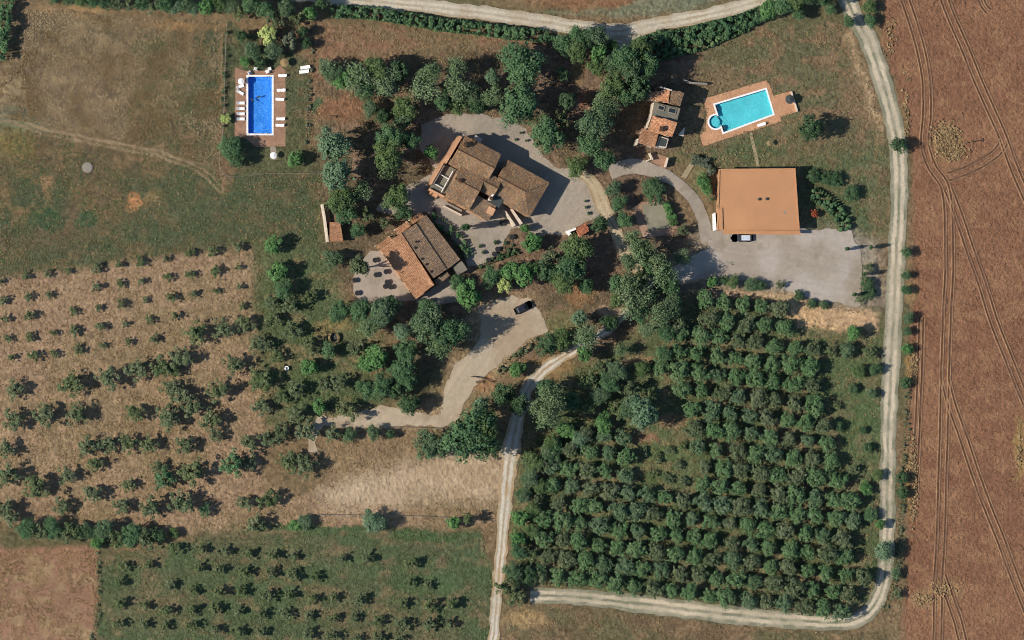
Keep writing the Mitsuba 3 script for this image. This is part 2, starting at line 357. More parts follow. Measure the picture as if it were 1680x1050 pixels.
def prism(pts, z0, z1):
    """upright prism over a plan outline given in metres"""
    pg = Polygon(pts)
    if not pg.is_valid:
        pg = pg.buffer(0)
    m = trimesh.creation.extrude_polygon(pg, z1 - z0, engine='earcut')
    m.apply_translation([0, 0, z0])
    return m


def hull(pts):
    return trimesh.convex.convex_hull(np.array(pts, float))


def wallrun(pts, th, z0, z1):
    """a low wall along a line of points (metres)"""
    return prism(list(LineString(pts).buffer(th / 2, cap_style='flat', join_style='mitre').exterior.coords)[:-1], z0, z1)


def ragged(pts, amp, seed, step=0.8):
    pg = Polygon(pts).segmentize(step)
    c = np.array(pg.exterior.coords)[:-1]
    p3 = np.c_[c * 0.45, np.full(len(c), seed * 3.7)]
    p4 = np.c_[c * 1.3, np.full(len(c), seed * 1.7)]
    off = np.c_[meshkit.noise(p3, 1) - 0.5, meshkit.noise(p3, 2) - 0.5] * 2 * amp + np.c_[meshkit.noise(p4, 3) - 0.5, meshkit.noise(p4, 4) - 0.5] * amp
    return Polygon(c + off).buffer(0)


def sheet(pg, z):
    vs, fs, at = [], [], 0
    for g in getattr(pg, 'geoms', [pg]):
        if g.area < 0.05:
            continue
        v, f = trimesh.creation.triangulate_polygon(g, engine='earcut')
        vs.append(np.c_[v, np.full(len(v), z)])
        fs.append(np.asarray(f) + at)
        at += len(v)
    m = trimesh.Trimesh(np.vstack(vs), np.vstack(fs), process=False)
    fl = m.face_normals[:, 2] < 0
    m.faces[fl] = m.faces[fl][:, ::-1]
    return m


def spline(pts, step=1.0):
    p = np.array(pts, float)
    q = np.vstack([2 * p[0] - p[1], p, 2 * p[-1] - p[-2]])
    out = []
    for i in range(1, len(q) - 2):
        n = max(2, int(np.linalg.norm(q[i + 1] - q[i]) / step))
        t = np.linspace(0, 1, n, endpoint=False)[:, None]
        out.append(0.5 * (2 * q[i] + (q[i + 1] - q[i - 1]) * t + (2 * q[i - 1] - 5 * q[i] + 4 * q[i + 1] - q[i + 2]) * t**2 + (3 * q[i] - q[i - 1] - 3 * q[i + 1] + q[i + 2]) * t**3))
    return np.vstack(out + [p[-1:]])


def ribbon(pts, width, z, seed, amp=0.35, cols=7):
    """a road sheet along plan points; widths in metres; uv.y runs across"""
    c = spline(pts)
    w = np.interp(np.linspace(0, 1, len(c)), np.linspace(0, 1, len(np.atleast_1d(width))), np.atleast_1d(width)) if np.ndim(width) else np.full(len(c), width)
    t = np.gradient(c, axis=0)
    t /= np.linalg.norm(t, axis=1, keepdims=True)
    nrm = np.c_[-t[:, 1], t[:, 0]]
    s = np.r_[0, np.cumsum(np.linalg.norm(np.diff(c, axis=0), axis=1))]
    e = [(meshkit.noise(np.c_[s * 0.5, np.full(len(s), k * 5.1 + seed), s * 0], k) - 0.5) * 2 * amp + (meshkit.noise(np.c_[s * 1.7, np.full(len(s), k * 2.1 + seed), s * 0], k) - 0.5) * amp for k in (1, 2)]
    V, UV = [], []
    for k in range(cols):
        f = k / (cols - 1)
        o = (f - 0.5) * w + (e[0] * max(0, 1 - 2 * f) + e[1] * max(0, 2 * f - 1))
        V.append(np.c_[c + nrm * o[:, None], np.full(len(c), z)])
        UV.append(np.c_[s, np.full(len(c), f)])
    V, UV = np.stack(V, 1).reshape(-1, 3), np.stack(UV, 1).reshape(-1, 2)
    i, j = np.meshgrid(np.arange(len(c) - 1), np.arange(cols - 1), indexing='ij')
    q = np.stack([i * cols + j, (i + 1) * cols + j, (i + 1) * cols + j + 1, i * cols + j + 1], -1).reshape(-1, 4)
    F = np.vstack([q[:, [0, 1, 2]], q[:, [0, 2, 3]]])
    m = trimesh.Trimesh(V, F, process=False)
    if m.face_normals[:, 2].mean() < 0:
        F = F[:, ::-1]
    outline = Polygon(np.vstack([V.reshape(len(c), cols, 3)[:, 0, :2], V.reshape(len(c), cols, 3)[::-1, -1, :2]])).buffer(0)
    return (V, F), UV, outline


NOGO = []   # where no grass grows: roads, yards, pools, houses

# ================================================================ THE SETTING
BLUE_W = Gs([(407, 126), (446, 126), (446, 219), (407, 219)])
TURQ_W = Gs([(1173, 172), (1256, 147), (1268, 187), (1187, 217)])
stepc = G(1174, 200)
TURQ_STEP = Polygon(TURQ_W).buffer(0).union(shapely.Point(stepc).buffer(1.55))
TURQ_HOLE = TURQ_STEP
blue_hole = Polygon(BLUE_W)
ground_pg = sbox(-2500, -2500, 2500, 2500).difference(blue_hole).difference(TURQ_HOLE)
struct('ground', 'farmland of dry grass, bare soil and green patches', mikit.ply(sheet(ground_pg, 0.0), 'ground_mat'))

def yard(name, label, pts, mat, z, amp=0.5, hole=None):
    pg = ragged(Gs(pts), amp, z * 100)
    NOGO.append(pg)
    return struct(name, label, mikit.ply(sheet(pg, z), mat))


def road(name, label, pts, width, mat, z, amp=0.35):
    m, uv, out = ribbon(Gs(pts), width, z, z * 30, amp)
    NOGO.append(out)
    return struct(name, label, mikit.ply(m, mat, uv=uv))


road('farm_road', 'pale gravel road running across the north edge', [(300, -28), (420, -14), (525, -6), (620, 3), (740, 15), (860, 31), (960, 46), (1020, 50), (1080, 39), (1180, 20), (1260, -4), (1340, -34)], 3.3, 'road_north_mat', 0.06, 0.25)
yard('farm_road', 'pale gravel junction where the drive leaves the northern road', [(985, 52), (1045, 46), (1070, 48), (1040, 70), (1025, 92), (1012, 96), (1012, 72)], 'road_north_mat', 0.04, 0.3)
road('farm_road', 'pale gravel road curving down the east side and along the south of the orchard', [(1376, -40), (1398, 18), (1422, 62), (1447, 130), (1466, 200), (1474, 250), (1475, 310), (1472, 400), (1467, 500), (1462, 600), (1458, 700), (1456, 800), (1455, 880), (1452, 940), (1440, 985), (1410, 1014), (1360, 1022), (1250, 1014), (1100, 997), (1000, 985), (930, 978), (870, 978)], [4.4, 4.6, 4.6, 4.2, 4.2, 4.2, 3.9, 3.9, 3.9, 3.6, 4.2, 4.4, 3.9, 3.6], 'road_east_mat', 0.08)
road('farm_road', 'pale gravel track running south past the olive groves', [(800, 1110), (810, 1040), (816, 970), (822, 900), (828, 830), (834, 770), (846, 700), (862, 645), (890, 608), (925, 585), (955, 566), (990, 545), (1040, 500), (1070, 460)], [2.6, 2.8, 2.8, 3.0, 3.6, 4.4, 3.6, 2.8, 2.2, 2.2, 2.4], 'road_south_mat', 0.10)
road('driveway', 'sandy drive from the farmhouse court towards the parking yard', [(950, 283), (972, 300), (990, 338), (1010, 378), (1022, 410), (1050, 440), (1110, 450), (1180, 432)], [2.6, 3.4, 3.2, 3.4, 4.0, 4.6, 5.0, 5.0], 'drive_mat', 0.12)
road('driveway', 'pale curved drive below the small villa', [(1000, 283), (1030, 273), (1060, 276), (1095, 290), (1128, 316), (1148, 346), (1158, 378), (1160, 400)], [3.6, 3.6, 3.0, 2.8, 2.8, 3.0, 3.0], 'gravel_mat', 0.14, 0.2)
road('driveway', 'sandy path leading west from the plaza', [(745, 676), (722, 690), (690, 688), (640, 684), (600, 686), (556, 692), (526, 692), (514, 716), (512, 742)], [3.4, 3.0, 3.4, 5.0, 4.0, 2.6, 2.4, 2.0], 'sand_mat', 0.05, 0.5)
yard('plaza', 'broad sandy turning place with a parked black car', [(782, 505), (808, 496), (838, 487), (868, 490), (884, 510), (900, 546), (868, 558), (842, 578), (800, 612), (770, 648), (752, 690), (722, 692), (730, 640), (742, 600), (770, 580), (790, 556), (786, 530)], 'sand_mat', 0.07, 0.45)
yard('court', 'grey gravel court around the main farmhouse', [(690, 205), (735, 188), (790, 187), (832, 195), (862, 209), (874, 230), (905, 272), (950, 285), (975, 300), (985, 335), (982, 356), (960, 364), (930, 384), (880, 388), (858, 372), (838, 378), (812, 420), (792, 436), (768, 436), (752, 400), (700, 348), (660, 352), (615, 345), (640, 318), (690, 296), (712, 278), (690, 245)], 'gravel_mat', 0.03, 0.45)
yard('parking_yard', 'wide grey gravel parking yard south of the flat-roofed hall', [(1165, 378), (1395, 376), (1412, 410), (1414, 500), (1392, 502), (1335, 492), (1300, 478), (1240, 464), (1195, 456), (1110, 462), (1096, 446), (1135, 420), (1162, 408)], 'parking_mat', 0.16, 0.5)
yard('patio', 'pale paved patio on the west side of the long tiled barn', [(580, 452), (590, 430), (608, 412), (630, 412), (690, 492), (640, 497), (588, 492), (580, 480)], 'patio_mat', 0.09, 0.15)
yard('patio', 'pale paved patio south-east of the long tiled barn', [(680, 496), (735, 455), (752, 470), (752, 494), (700, 502)], 'patio_mat', 0.11, 0.2)
yard('patio', 'pinkish border around the small gravel court', [(1036, 342), (1052, 332), (1092, 332), (1110, 372), (1104, 384), (1070, 390), (1054, 388)], 'border_mat', 0.05, 0.35)
yard('gravel_court', 'small grey-green rectangular gravel court', [(1053, 336), (1090, 335), (1101, 374), (1063, 379)], 'court_mat', 0.13, 0.06)
yard('path', 'narrow sandy path from the turquoise pool to the flat-roofed hall', [(1229, 218), (1234, 217), (1247, 277), (1242, 277)], 'path_mat', 0.02, 0.06)
yard('path', 'short pale path between villa garden beds', [(1131, 268), (1139, 271), (1126, 293), (1117, 290)], 'path_mat', 0.18, 0.06)
yard('path', 'short pale path below the blue pool', [(443, 238), (452, 238), (455, 262), (444, 262)], 'patio_mat', 0.02, 0.08)

# ruts in the ploughed field: pairs of pressed wheel lines with a thrown-up lip each side
def rut_mesh(pts, w=0.44, lip=0.12, z0=0.012):
    c = spline(pts, 1.3)
    t = np.gradient(c, axis=0)
    t /= np.linalg.norm(t, axis=1, keepdims=True)
    nn = np.c_[-t[:, 1], t[:, 0]]
    prof = [(-1.35, 0.0), (-0.75, lip), (-0.25, 0.015), (0.25, 0.015), (0.75, lip), (1.35, 0.0)]
    s = np.arange(len(c))
    V = []
    for k, (o, h) in enumerate(prof):
        j = meshkit.noise(np.c_[s * 0.9, np.full(len(s), k * 3.3), s * 0 + c[0, 0]], 5)
        V.append(np.c_[c + nn * (o * w + (j[:, None] - 0.5) * 0.12), z0 + h * (0.5 + 0.9 * j)])
    V = np.stack(V, 1).reshape(-1, 3)
    m = len(prof)
    i, j = np.meshgrid(np.arange(len(c) - 1), np.arange(m - 1), indexing='ij')
    q = np.stack([i * m + j, (i + 1) * m + j, (i + 1) * m + j + 1, i * m + j + 1], -1).reshape(-1, 4)
    return trimesh.Trimesh(V, np.vstack([q[:, [0, 1, 2]], q[:, [0, 2, 3]]]), process=False)


def pair(pts, gap):
    c = spline(Gs(pts), 3.0)
    t = np.gradient(c, axis=0)
    t /= np.linalg.norm(t, axis=1, keepdims=True)
    nn = np.c_[-t[:, 1], t[:, 0]]
    ms = [rut_mesh(c + nn * gap / 2), rut_mesh(c - nn * gap / 2)]
    m = join(ms)
    return m, np.c_[np.zeros(len(m.vertices)), np.tile(np.array([0, 0.22, 0.4, 0.6, 0.78, 1.0]), len(m.vertices) // 6)]


RUTS = [
    ('two wheel ruts entering the field at the top and running down past the straw patch', [(1482, -10), (1494, 24), (1508, 70), (1520, 130), (1521, 190), (1518, 236), (1530, 275), (1548, 300), (1556, 340), (1558, 440)], 1.9),
    ('two long wheel ruts slanting down the east of the field', [(1546, -12), (1562, 30), (1584, 80), (1604, 130), (1626, 180), (1646, 225), (1664, 275), (1690, 335)], 1.8),
    ('two wheel ruts running straight south through the middle of the field', [(1558, 440), (1554, 520), (1551, 610), (1549, 700), (1546, 800), (1544, 880), (1540, 950), (1538, 1070)], 1.9),
    ('two wheel ruts slanting south-east from below the straw patch', [(1556, 310), (1572, 350), (1592, 410), (1610, 460), (1632, 530), (1656, 590), (1684, 660)], 1.8),
    ('two wheel ruts crossing from the middle ruts to the lower right corner', [(1550, 620), (1562, 665), (1580, 715), (1598, 770), (1620, 830), (1644, 890), (1668, 955), (1690, 1010)], 1.8),
    ('two short wheel ruts curving east of the straw patch', [(1556, 290), (1580, 282), (1610, 268), (1636, 250), (1648, 232)], 1.8),
    ('two wheel ruts fanning out at the foot of the field', [(1546, 945), (1560, 985), (1572, 1020), (1584, 1070)], 1.8),
    ('two faint wheel ruts close to the east road', [(1512, 520), (1509, 620), (1504, 740), (1500, 830)], 1.0),
    ('two short ruts at the top edge of the field', [(1606, -12), (1614, 8), (1622, 18)], 1.3),
]
for lab, pts, gap in RUTS:
    m, uv = pair(pts, gap)
    struct('track', lab, mikit.ply(m, 'rut_mat', uv=uv))

# ================================================================ PLANTS
def quads(c, nrm, size, r):
    """leaf-sized bent quads at the points c, facing nrm"""
    n = len(c)
    nrm = nrm / (np.linalg.norm(nrm, axis=1, keepdims=True) + 1e-9)
    a = r.normal(size=(n, 3))
    a -= nrm * (a * nrm).sum(1, keepdims=True)
    a /= np.linalg.norm(a, axis=1, keepdims=True) + 1e-9
    b = np.cross(nrm, a)
    s = size[:, None] * r.uniform(0.65, 1.35, (n, 1))
    w = s * r.uniform(0.45, 0.9, (n, 1))
    V = np.stack([c - a * s, c + b * w + nrm * s * 0.25, c + a * s, c - b * w + nrm * s * 0.25], 1).reshape(-1, 3)
    i = np.arange(n)[:, None] * 4
    return V, np.vstack([i + [0, 1, 2], i + [0, 2, 3]])


def crown_mesh(seed, n, leaf, kind='round', clumps=26, cz=0.62, sz=0.38):
    """foliage in a frame where the crown's radius is 1 and the tree's height is 1"""
    r = np.random.default_rng(seed)
    if kind == 'star':
        K = 26
        arms = []
        for k in range(K):
            az, el = k * 2.399 + r.uniform(-0.3, 0.3), r.uniform(-0.25, 1.2)
            ln = r.uniform(0.7, 1.05) * (1.0 if el < 0.7 else 0.75)
            arms.append((np.array([math.cos(az) * math.cos(el), math.sin(az) * math.cos(el), math.sin(el)]), ln))
        t = r.uniform(0.2, 1, n) ** 0.7
        k = r.integers(0, K, n)
        d = np.array([a[0] * a[1] for a in arms])[k]
        u = d * t[:, None] + r.normal(size=(n, 3)) * (0.06 + 0.11 * t[:, None])
        nrm = d * 0.4 + r.normal(size=(n, 3)) * 0.6 + [-0.1, 0, 0.7]
        size = leaf * np.ones(n)
    else:
        cl = r.normal(size=(clumps, 3))
        cl /= np.linalg.norm(cl, axis=1, keepdims=True)
        cl[:, 2] = np.where(cl[:, 2] < -0.35, -cl[:, 2], cl[:, 2])
        ph = r.uniform(0, 6.28, 3)
        az = np.arctan2(cl[:, 1], cl[:, 0])
        lob = 1 + 0.16 * np.sin(2 * az + ph[0]) + 0.12 * np.sin(3 * az + ph[1]) + 0.08 * np.sin(5 * az + ph[2])
        rad = {'round': r.uniform(0.52, 0.86, clumps), 'sparse': r.uniform(0.45, 0.95, clumps), 'dense': r.uniform(0.6, 0.84, clumps), 'column': r.uniform(0.5, 0.9, clumps)}[kind]
        cc = cl * (rad * lob)[:, None]
        cs = r.uniform(0.16, 0.32, clumps) * {'sparse': 0.85, 'dense': 1.1}.get(kind, 1.0)
        k = r.integers(0, clumps, n)
        off = r.normal(size=(n, 3))
        off /= np.linalg.norm(off, axis=1, keepdims=True)
        off[:, 2] = np.where(r.uniform(size=n) < 0.5, np.abs(off[:, 2]), off[:, 2])
        u = cc[k] + off * (cs[k] * r.uniform(0.55, 1.1, n))[:, None]
        ni = int(n * (0.06 if kind == 'sparse' else 0.16))
        u[:ni] = r.normal(size=(ni, 3)) * 0.28
        size = leaf * np.ones(n)
        size[:ni] *= 1.9
        nrm = off * 1.0 + u * 0.4 + r.normal(size=(n, 3)) * 0.35 + [-0.1, 0, 0.55]
    u = np.clip(u, -1.25, 1.25)
    c = np.c_[u[:, 0], u[:, 1], cz + sz * u[:, 2]]
    c[:, 2] = np.maximum(c[:, 2], 0.04)
    V, F = quads(c * [1, 1, 1], nrm, size, r)
    # leaves keep their shape when the frame is stretched: squash their z extent towards the centre height
    V[:, 2] = np.repeat(c[:, 2], 4) + (V[:, 2] - np.repeat(c[:, 2], 4)) * sz * 1.3
    return V, F


def tube(p, r, sides=5):
    p = np.asarray(p, float)
    t = np.gradient(p, axis=0)
    t /= np.linalg.norm(t, axis=1, keepdims=True)
    a = np.cross(t, np.where(np.abs(t[:, 2:]) < 0.9, [[0, 0, 1.0]], [[1.0, 0, 0]]))
    a /= np.linalg.norm(a, axis=1, keepdims=True)
    b, g = np.cross(t, a), np.arange(sides) * 2 * np.pi / sides
    V = p[:, None] + np.asarray(r)[:, None, None] * (np.cos(g)[None, :, None] * a[:, None] + np.sin(g)[None, :, None] * b[:, None])
    i, j = np.meshgrid(np.arange(len(p) - 1), np.arange(sides), indexing='ij')
    q = np.stack([i * sides + j, i * sides + (j + 1) % sides, (i + 1) * sides + (j + 1) % sides, (i + 1) * sides + j], -1).reshape(-1, 4)
    return trimesh.Trimesh(V.reshape(-1, 3), np.vstack([q[:, [0, 1, 2]], q[:, [0, 2, 3]]]), process=False)


def trunk_mesh(seed, top=0.62, limbs=5, r0=0.09):
    r = np.random.default_rng(seed)
    fork = top * 0.5
    ms = [tube([[0, 0, 0], [0.02, 0.01, fork * 0.5], [r.uniform(-0.05, 0.05), r.uniform(-0.05, 0.05), fork], [0, 0, top]], [r0 * 1.35, r0, r0 * 0.8, r0 * 0.3])]
    for k in range(limbs):
        a = k * 6.28 / limbs + r.uniform(-0.4, 0.4)
        e = r.uniform(0.45, 0.7)
        ms.append(tube([[0, 0, fork * 0.9], [0.3 * math.cos(a), 0.3 * math.sin(a), fork + 0.10], [e * math.cos(a), e * math.sin(a), top + r.uniform(-0.02, 0.14)]], [r0 * 0.55, r0 * 0.4, r0 * 0.12], 4))
    return join(ms)


def variants(n, fn, mat):
    return [mikit.ply(fn(i), mat) for i in range(n)]


KINDS = {}
def kind(name, mats, n, make, trunk):
    meshes = [mikit.ply(make(i)) for i in range(n)]
    tr = [mikit.ply(trunk(i), 'bark') for i in range(2)]
    KINDS[name] = (meshes, mats, tr)


Q = 1.0
kind('young', ['leaf_young', 'leaf_olive'], 5, lambda i: crown_mesh(100 + i, int(420 * Q), 0.115, 'sparse', 14, 0.56, 0.42), lambda i: trunk_mesh(150 + i, 0.5, 4, 0.07))
kind('olive', ['leaf_olive', 'leaf_olive', 'leaf_young'], 6, lambda i: crown_mesh(200 + i, int(620 * Q), 0.092, 'sparse', 26, 0.60, 0.38), lambda i: trunk_mesh(250 + i, 0.58, 6, 0.09))
kind('orchard', ['leaf_orchard', 'leaf_orchard', 'leaf_broad_grey', 'leaf_olive'], 8, lambda i: crown_mesh(300 + i, int(900 * Q), 0.085, 'dense' if i % 2 else 'round', 28 + i, 0.58, 0.42), lambda i: trunk_mesh(350 + i, 0.5, 4, 0.07))
kind('broad', ['leaf_broad', 'leaf_broad', 'leaf_broad_grey', 'leaf_broad_warm'], 8, lambda i: crown_mesh(400 + i, int(3000 * Q), 0.051, 'round', 50 + 8 * (i % 4), 0.62, 0.38), lambda i: trunk_mesh(450 + i, 0.6, 6, 0.08))
kind('dark', ['leaf_dark'], 4, lambda i: crown_mesh(500 + i, int(1500 * Q), 0.07, 'dense', 40, 0.58, 0.42), lambda i: trunk_mesh(550 + i, 0.55, 5, 0.08))
kind('bright', ['leaf_bright'], 4, lambda i: crown_mesh(600 + i, int(1000 * Q), 0.085, 'round', 30, 0.58, 0.42), lambda i: trunk_mesh(650 + i, 0.5, 5, 0.07))
kind('pine', ['leaf_pine'], 5, lambda i: crown_mesh(700 + i, int(2600 * Q), 0.056, 'star', 0, 0.64, 0.36), lambda i: trunk_mesh(750 + i, 0.75, 6, 0.06))
kind('umbrella', ['leaf_olive'], 1, lambda i: crown_mesh(780 + i, int(1500 * Q), 0.09, 'dense', 34, 0.82, 0.17), lambda i: trunk_mesh(785 + i, 0.82, 6, 0.09))
kind('silver', ['leaf_silver'], 3, lambda i: crown_mesh(800 + i, int(2400 * Q), 0.058, 'round', 60, 0.6, 0.4), lambda i: trunk_mesh(850 + i, 0.7, 6, 0.07))
kind('yellow', ['leaf_yellow'], 1, lambda i: crown_mesh(900 + i, int(1100 * Q), 0.085, 'dense', 30, 0.6, 0.4), lambda i: trunk_mesh(950 + i, 0.5, 5, 0.07))
kind('greybush', ['leaf_grey'], 2, lambda i: crown_mesh(960 + i, int(900 * Q), 0.09, 'dense', 26, 0.5, 0.5), lambda i: trunk_mesh(970 + i, 0.4, 4, 0.06))
kind('redbush', ['leaf_red'], 1, lambda i: crown_mesh(980 + i, int(500 * Q), 0.13, 'round', 18, 0.52, 0.48), lambda i: trunk_mesh(985 + i, 0.4, 4, 0.06))
kind('cypress', ['leaf_dark'], 2, lambda i: crown_mesh(990 + i, int(700 * Q), 0.12, 'column', 30, 0.52, 0.47), lambda i: trunk_mesh(995 + i, 0.5, 3, 0.12))
NT = [0]


def tree(name, cat, kd, x, y, r, H, label, group=None, mat=None, ry=None, rot=None):
    key = thing(name, label, cat, group)
    meshes, mats, tr = KINDS[kd]
    i = NT[0]
    NT[0] += 1
    rr = np.random.default_rng(5000 + i)
    M = T().translate([float(x), float(y), 0]).rotate([0, 0, 1], float(rr.uniform(0, 360)) if rot is None else rot).scale([r, r if ry is None else ry, H])
    m = mat or mats[int(rr.integers(len(mats)))]
    part(key, 'trunk', {**tr[int(rr.integers(len(tr)))], 'to_world': M})
    part(key, 'crown', {**meshes[int(rr.integers(len(meshes)))], 'bsdf': {'type': 'ref', 'id': m}, 'to_world': M})
    return key


# ---- young olive bushes, upper left grove: six rows from the north (plan points are bush plus shadow)
ROWS = [
    '6 462 47 454 83 450 118 445 163 440 200 435 236 429 277 424 317 416 353 412 396 406',
    '10 493 49 486 86 483 163 470 201 466 236 460 281 454 316 450 356 443 397 438',
    '14 523 53 519 126 510 167 505 204 498 244 492 284 489 323 481 360 477 398 471',
    '17 556 53 553 93 546 129 543 171 534 211 531 250 524 291 518 404 504',
    '23 587 60 583 94 580 134 574 174 567 214 561 257 557']
def pairs(s):
    a = [float(q) for q in s.split()]
    return list(zip(a[::2], a[1::2]))


for ri, row in enumerate(ROWS):
    for ci, (u, v) in enumerate(pairs(row)):
        x, y = G(u, v) - np.array([0.95, 0.1])
        r = rng.uniform(0.95, 1.5)
        tree('young_olive_tree', 'olive tree', 'young', x, y, r, r * rng.uniform(1.6, 2.1), f'small young olive, {ORD[ci]} from west in the {ORD[ri]} row of the upper left grove', 'young olive trees in the upper left grove')

# ---- grown olives, middle left grove
OLIVES = [  # rows from the north, each west to east: u v radius
    '324 546 18 369 539 16 407 531 16 427 566 15',
    '183 621 18 228 608 18 268 601 18 300 586 17 288 607 14 387 599 18 428 622 18',
    '30 639 16 121 632 20 285 638 17 302 648 17 360 641 19 433 667 16',
    '26 689 19 78 681 17 131 681 19 226 678 14 280 684 20 318 668 16 350 690 19 357 714 14',
    '14 737 14 148 733 16 181 730 15 216 728 16 250 728 15 307 730 15 414 725 14 443 720 14',
    '161 761 13 264 767 12 318 774 20 384 761 21 414 757 14 480 758 18 507 764 19',
    '18 781 18 63 799 19 114 780 15 156 810 16 216 795 12 274 786 17',
    '14 836 17 106 830 14 204 830 14 250 832 17 300 824 20 341 836 11 407 824 14 447 820 18 424 860 16']
for ri, row in enumerate(OLIVES):
    a = [float(q) for q in row.split()]
    for ci in range(len(a) // 3):
        u, v, r = a[3 * ci:3 * ci + 3]
        x, y = G(u, v) - np.array([1.15, 0.2])
        r = r / 7 * rng.uniform(1.02, 1.2)
        green = (u, v) in ((384, 761), (341, 836), (274, 786))
        tree('olive_tree', 'olive tree', 'olive', x, y, r, r * rng.uniform(1.5, 1.9), f'{"bright green" if green else "grey-green"} olive, {ORD[ci]} from west in the {ORD[ri]} row of the middle left grove', 'grown olives in the middle left grove', mat='leaf_broad' if green else None)

# ---- lower left grove: four rows of small trees on green grass (plan points lie on the shadows)
LOWER = [
    '294 899 336 901 373 904 413 907 453 910 487 913 567 917 607 917 680 924',
    '209 928 249 928 331 933 364 933 407 937 449 939 486 944 524 946 679 957 709 959',
    '201 957 284 963 323 969 364 970 401 970 443 976 479 977 517 980 554 980 595 984 668 990 710 994 747 994',
    '204 990 243 994 279 999 319 999 359 999 396 1003 436 1007 473 1007 513 1010 553 1014 586 1013 627 1019 664 1023 706 1023 741 1023',
    '199 1023 243 1023 277 1026 319 1025 360 1031 396 1036 436 1037 510 1041 550 1043 590 1047 627 1048 660 1049']
for ri, row in enumerate(LOWER):
    for ci, (u, v) in enumerate(pairs(row)):
        x, y = G(u, v) - np.array([1.15, 0.1])
        r = rng.uniform(1.35, 1.8)
        tree('grove_tree', 'fruit tree', 'young', x, y, r, r * rng.uniform(1.7, 2.1), f'small sparse tree, {ORD[ci]} from west in row {ORD[ri]} of the lower left grass grove', 'small trees in the lower left grass grove')

# ---- the dense orchard, right: rows from the south
ORCH = Polygon([(884, 960), (872, 900), (884, 850), (892, 800), (880, 760), (905, 720), (960, 690), (1050, 720), (1045, 640), (1075, 600), (1130, 530), (1152, 480), (1240, 478), (1292, 498), (1300, 540), (1345, 545), (1352, 590), (1352, 640), (1360, 690), (1376, 745), (1404, 860), (1425, 985), (1400, 1012)])
HOLES = unary_union([Polygon([(1036, 712), (1128, 708), (1146, 790), (1090, 806), (1042, 796)]), shapely.Point(1062, 672).buffer(52), Polygon([(1085, 668), (1120, 668), (1120, 705), (1085, 705)])])
for k in range(18):
    off = rng.uniform(0, 31) if k else 4
    ci = 0
    for j in range(-1, 22):
        u = 880 + off + 31.0 * j + rng.normal() * 1.6
        v = 946 + 0.122 * (u - 911) - 30.2 * k + rng.normal() * 1.1
        pt = shapely.Point(u, v)
        if v > 1008 + 0.0 * u or not ORCH.contains(pt) or HOLES.contains(pt):
            continue
        r = rng.uniform(1.95, 2.65)
        x, y = G(u, v, 2.0)
        tree('orchard_tree', 'orchard tree', 'orchard', x, y, r, r * rng.uniform(1.6, 1.95), f'round green orchard tree, {ORD[ci]} from west in the {ORD[k]} row from the south', 'round trees of the dense orchard')
        ci += 1

# ---- single trees: (u v radius height kind) seen crown centres on the plan, grouped by place
def grove(place, group, rows, name='tree', cat='tree'):
    items = []
    for row in rows.split(';'):
        q = row.split()
        if len(q) >= 5:
            items.append((float(q[0]), float(q[1]), float(q[2]), float(q[3]), q[4]))
    words = {'broad': 'green broad-crowned', 'dark': 'dark dense', 'bright': 'bright green', 'pine': 'pale star-branched', 'silver': 'silvery green', 'olive': 'grey-green open', 'orchard': 'round green', 'yellow': 'yellow-green', 'greybush': 'grey-leaved', 'redbush': 'reddish', 'cypress': 'slim dark upright', 'young': 'small sparse', 'umbrella': 'tall umbrella-crowned'}
    items.sort()
    cnt = {}
    tot = {}
    for it in items:
        tot[it[4]] = tot.get(it[4], 0) + 1
    for u, v, r, H, kd in items:
        cnt[kd] = cnt.get(kd, 0) + 1
        zc = (0.82 if kd == 'umbrella' else 0.62) * H
        r = r * 1.1
        H = H * 1.12 if kd not in ('cypress', 'umbrella') and H > 3.5 else H
        x, y = G(u, v, zc)
        what = 'bush' if H < 2.6 else 'tree'
        lab = f'{words[kd]} {what} {place}' + (f', {ORD[cnt[kd] - 1]} such from west' if tot[kd] > 1 else '')
        nm = {'cypress': 'cypress_tree', 'pine': 'pine_tree'}.get(kd, 'bush' if what == 'bush' else name)
        tree(nm, what, kd, x, y, r / 7, H, lab, group)


grove('in the hedgerow above the stubble field', 'trees of the north-west hedgerow',
      '92 -2 9 3 broad;112 0 9 3 broad;132 2 10 4 broad;152 4 10 4 broad;172 6 11 4 dark;192 7 11 5 olive;212 8 12 5 olive;232 6 13 5 broad;250 10 14 5 olive;270 6 14 6 broad;288 12 13 5 silver;306 6 14 6 broad;318 14 12 5 silver;340 10 15 6 bright;358 4 14 6 broad;376 12 13 6 pine;392 22 13 5 olive;410 6 16 7 broad')
grove('north of the blue pool', 'trees north of the blue pool',
      '434 17 16 7 broad;452 34 14 6 olive;468 14 15 7 broad;486 30 13 6 olive;508 22 12 6 bright;528 4 12 5 dark;440 57 15 5 yellow;396 60 10 4 dark;414 84 15 5 broad;448 84 15 5 broad;474 68 13 5 greybush;496 52 9 4 dark;502 72 9 3.6 dark;402 102 9 3.5 bright;428 104 9 3 dark')
grove('beside the blue pool lawn', 'trees beside the blue pool lawn', '378 244 21 5.5 broad;390 262 13 4.5 dark;483 261 14 4 bright;371 195 8 2.5 yellow')
grove('in the belt north of the farmhouse', 'trees of the northern belt',
      '543 116 20 6 broad;560 134 16 6 bright;586 128 24 9 pine;616 112 20 9 broad;630 138 24 9 pine;652 118 18 8 dark;600 150 16 7 broad;607 178 14 4.4 broad;628 192 13 4.4 dark;664 178 20 8 broad;660 200 15 7 broad;698 142 26 10 pine;706 118 15 10 pine;724 166 16 8 broad;747 112 16 9 pine;750 146 22 10 pine;772 156 15 8 pine;783 172 17 6 dark;745 172 18 6 broad;806 126 13 9 silver;808 158 17 9 pine;852 106 36 12 broad;850 172 34 12 broad')
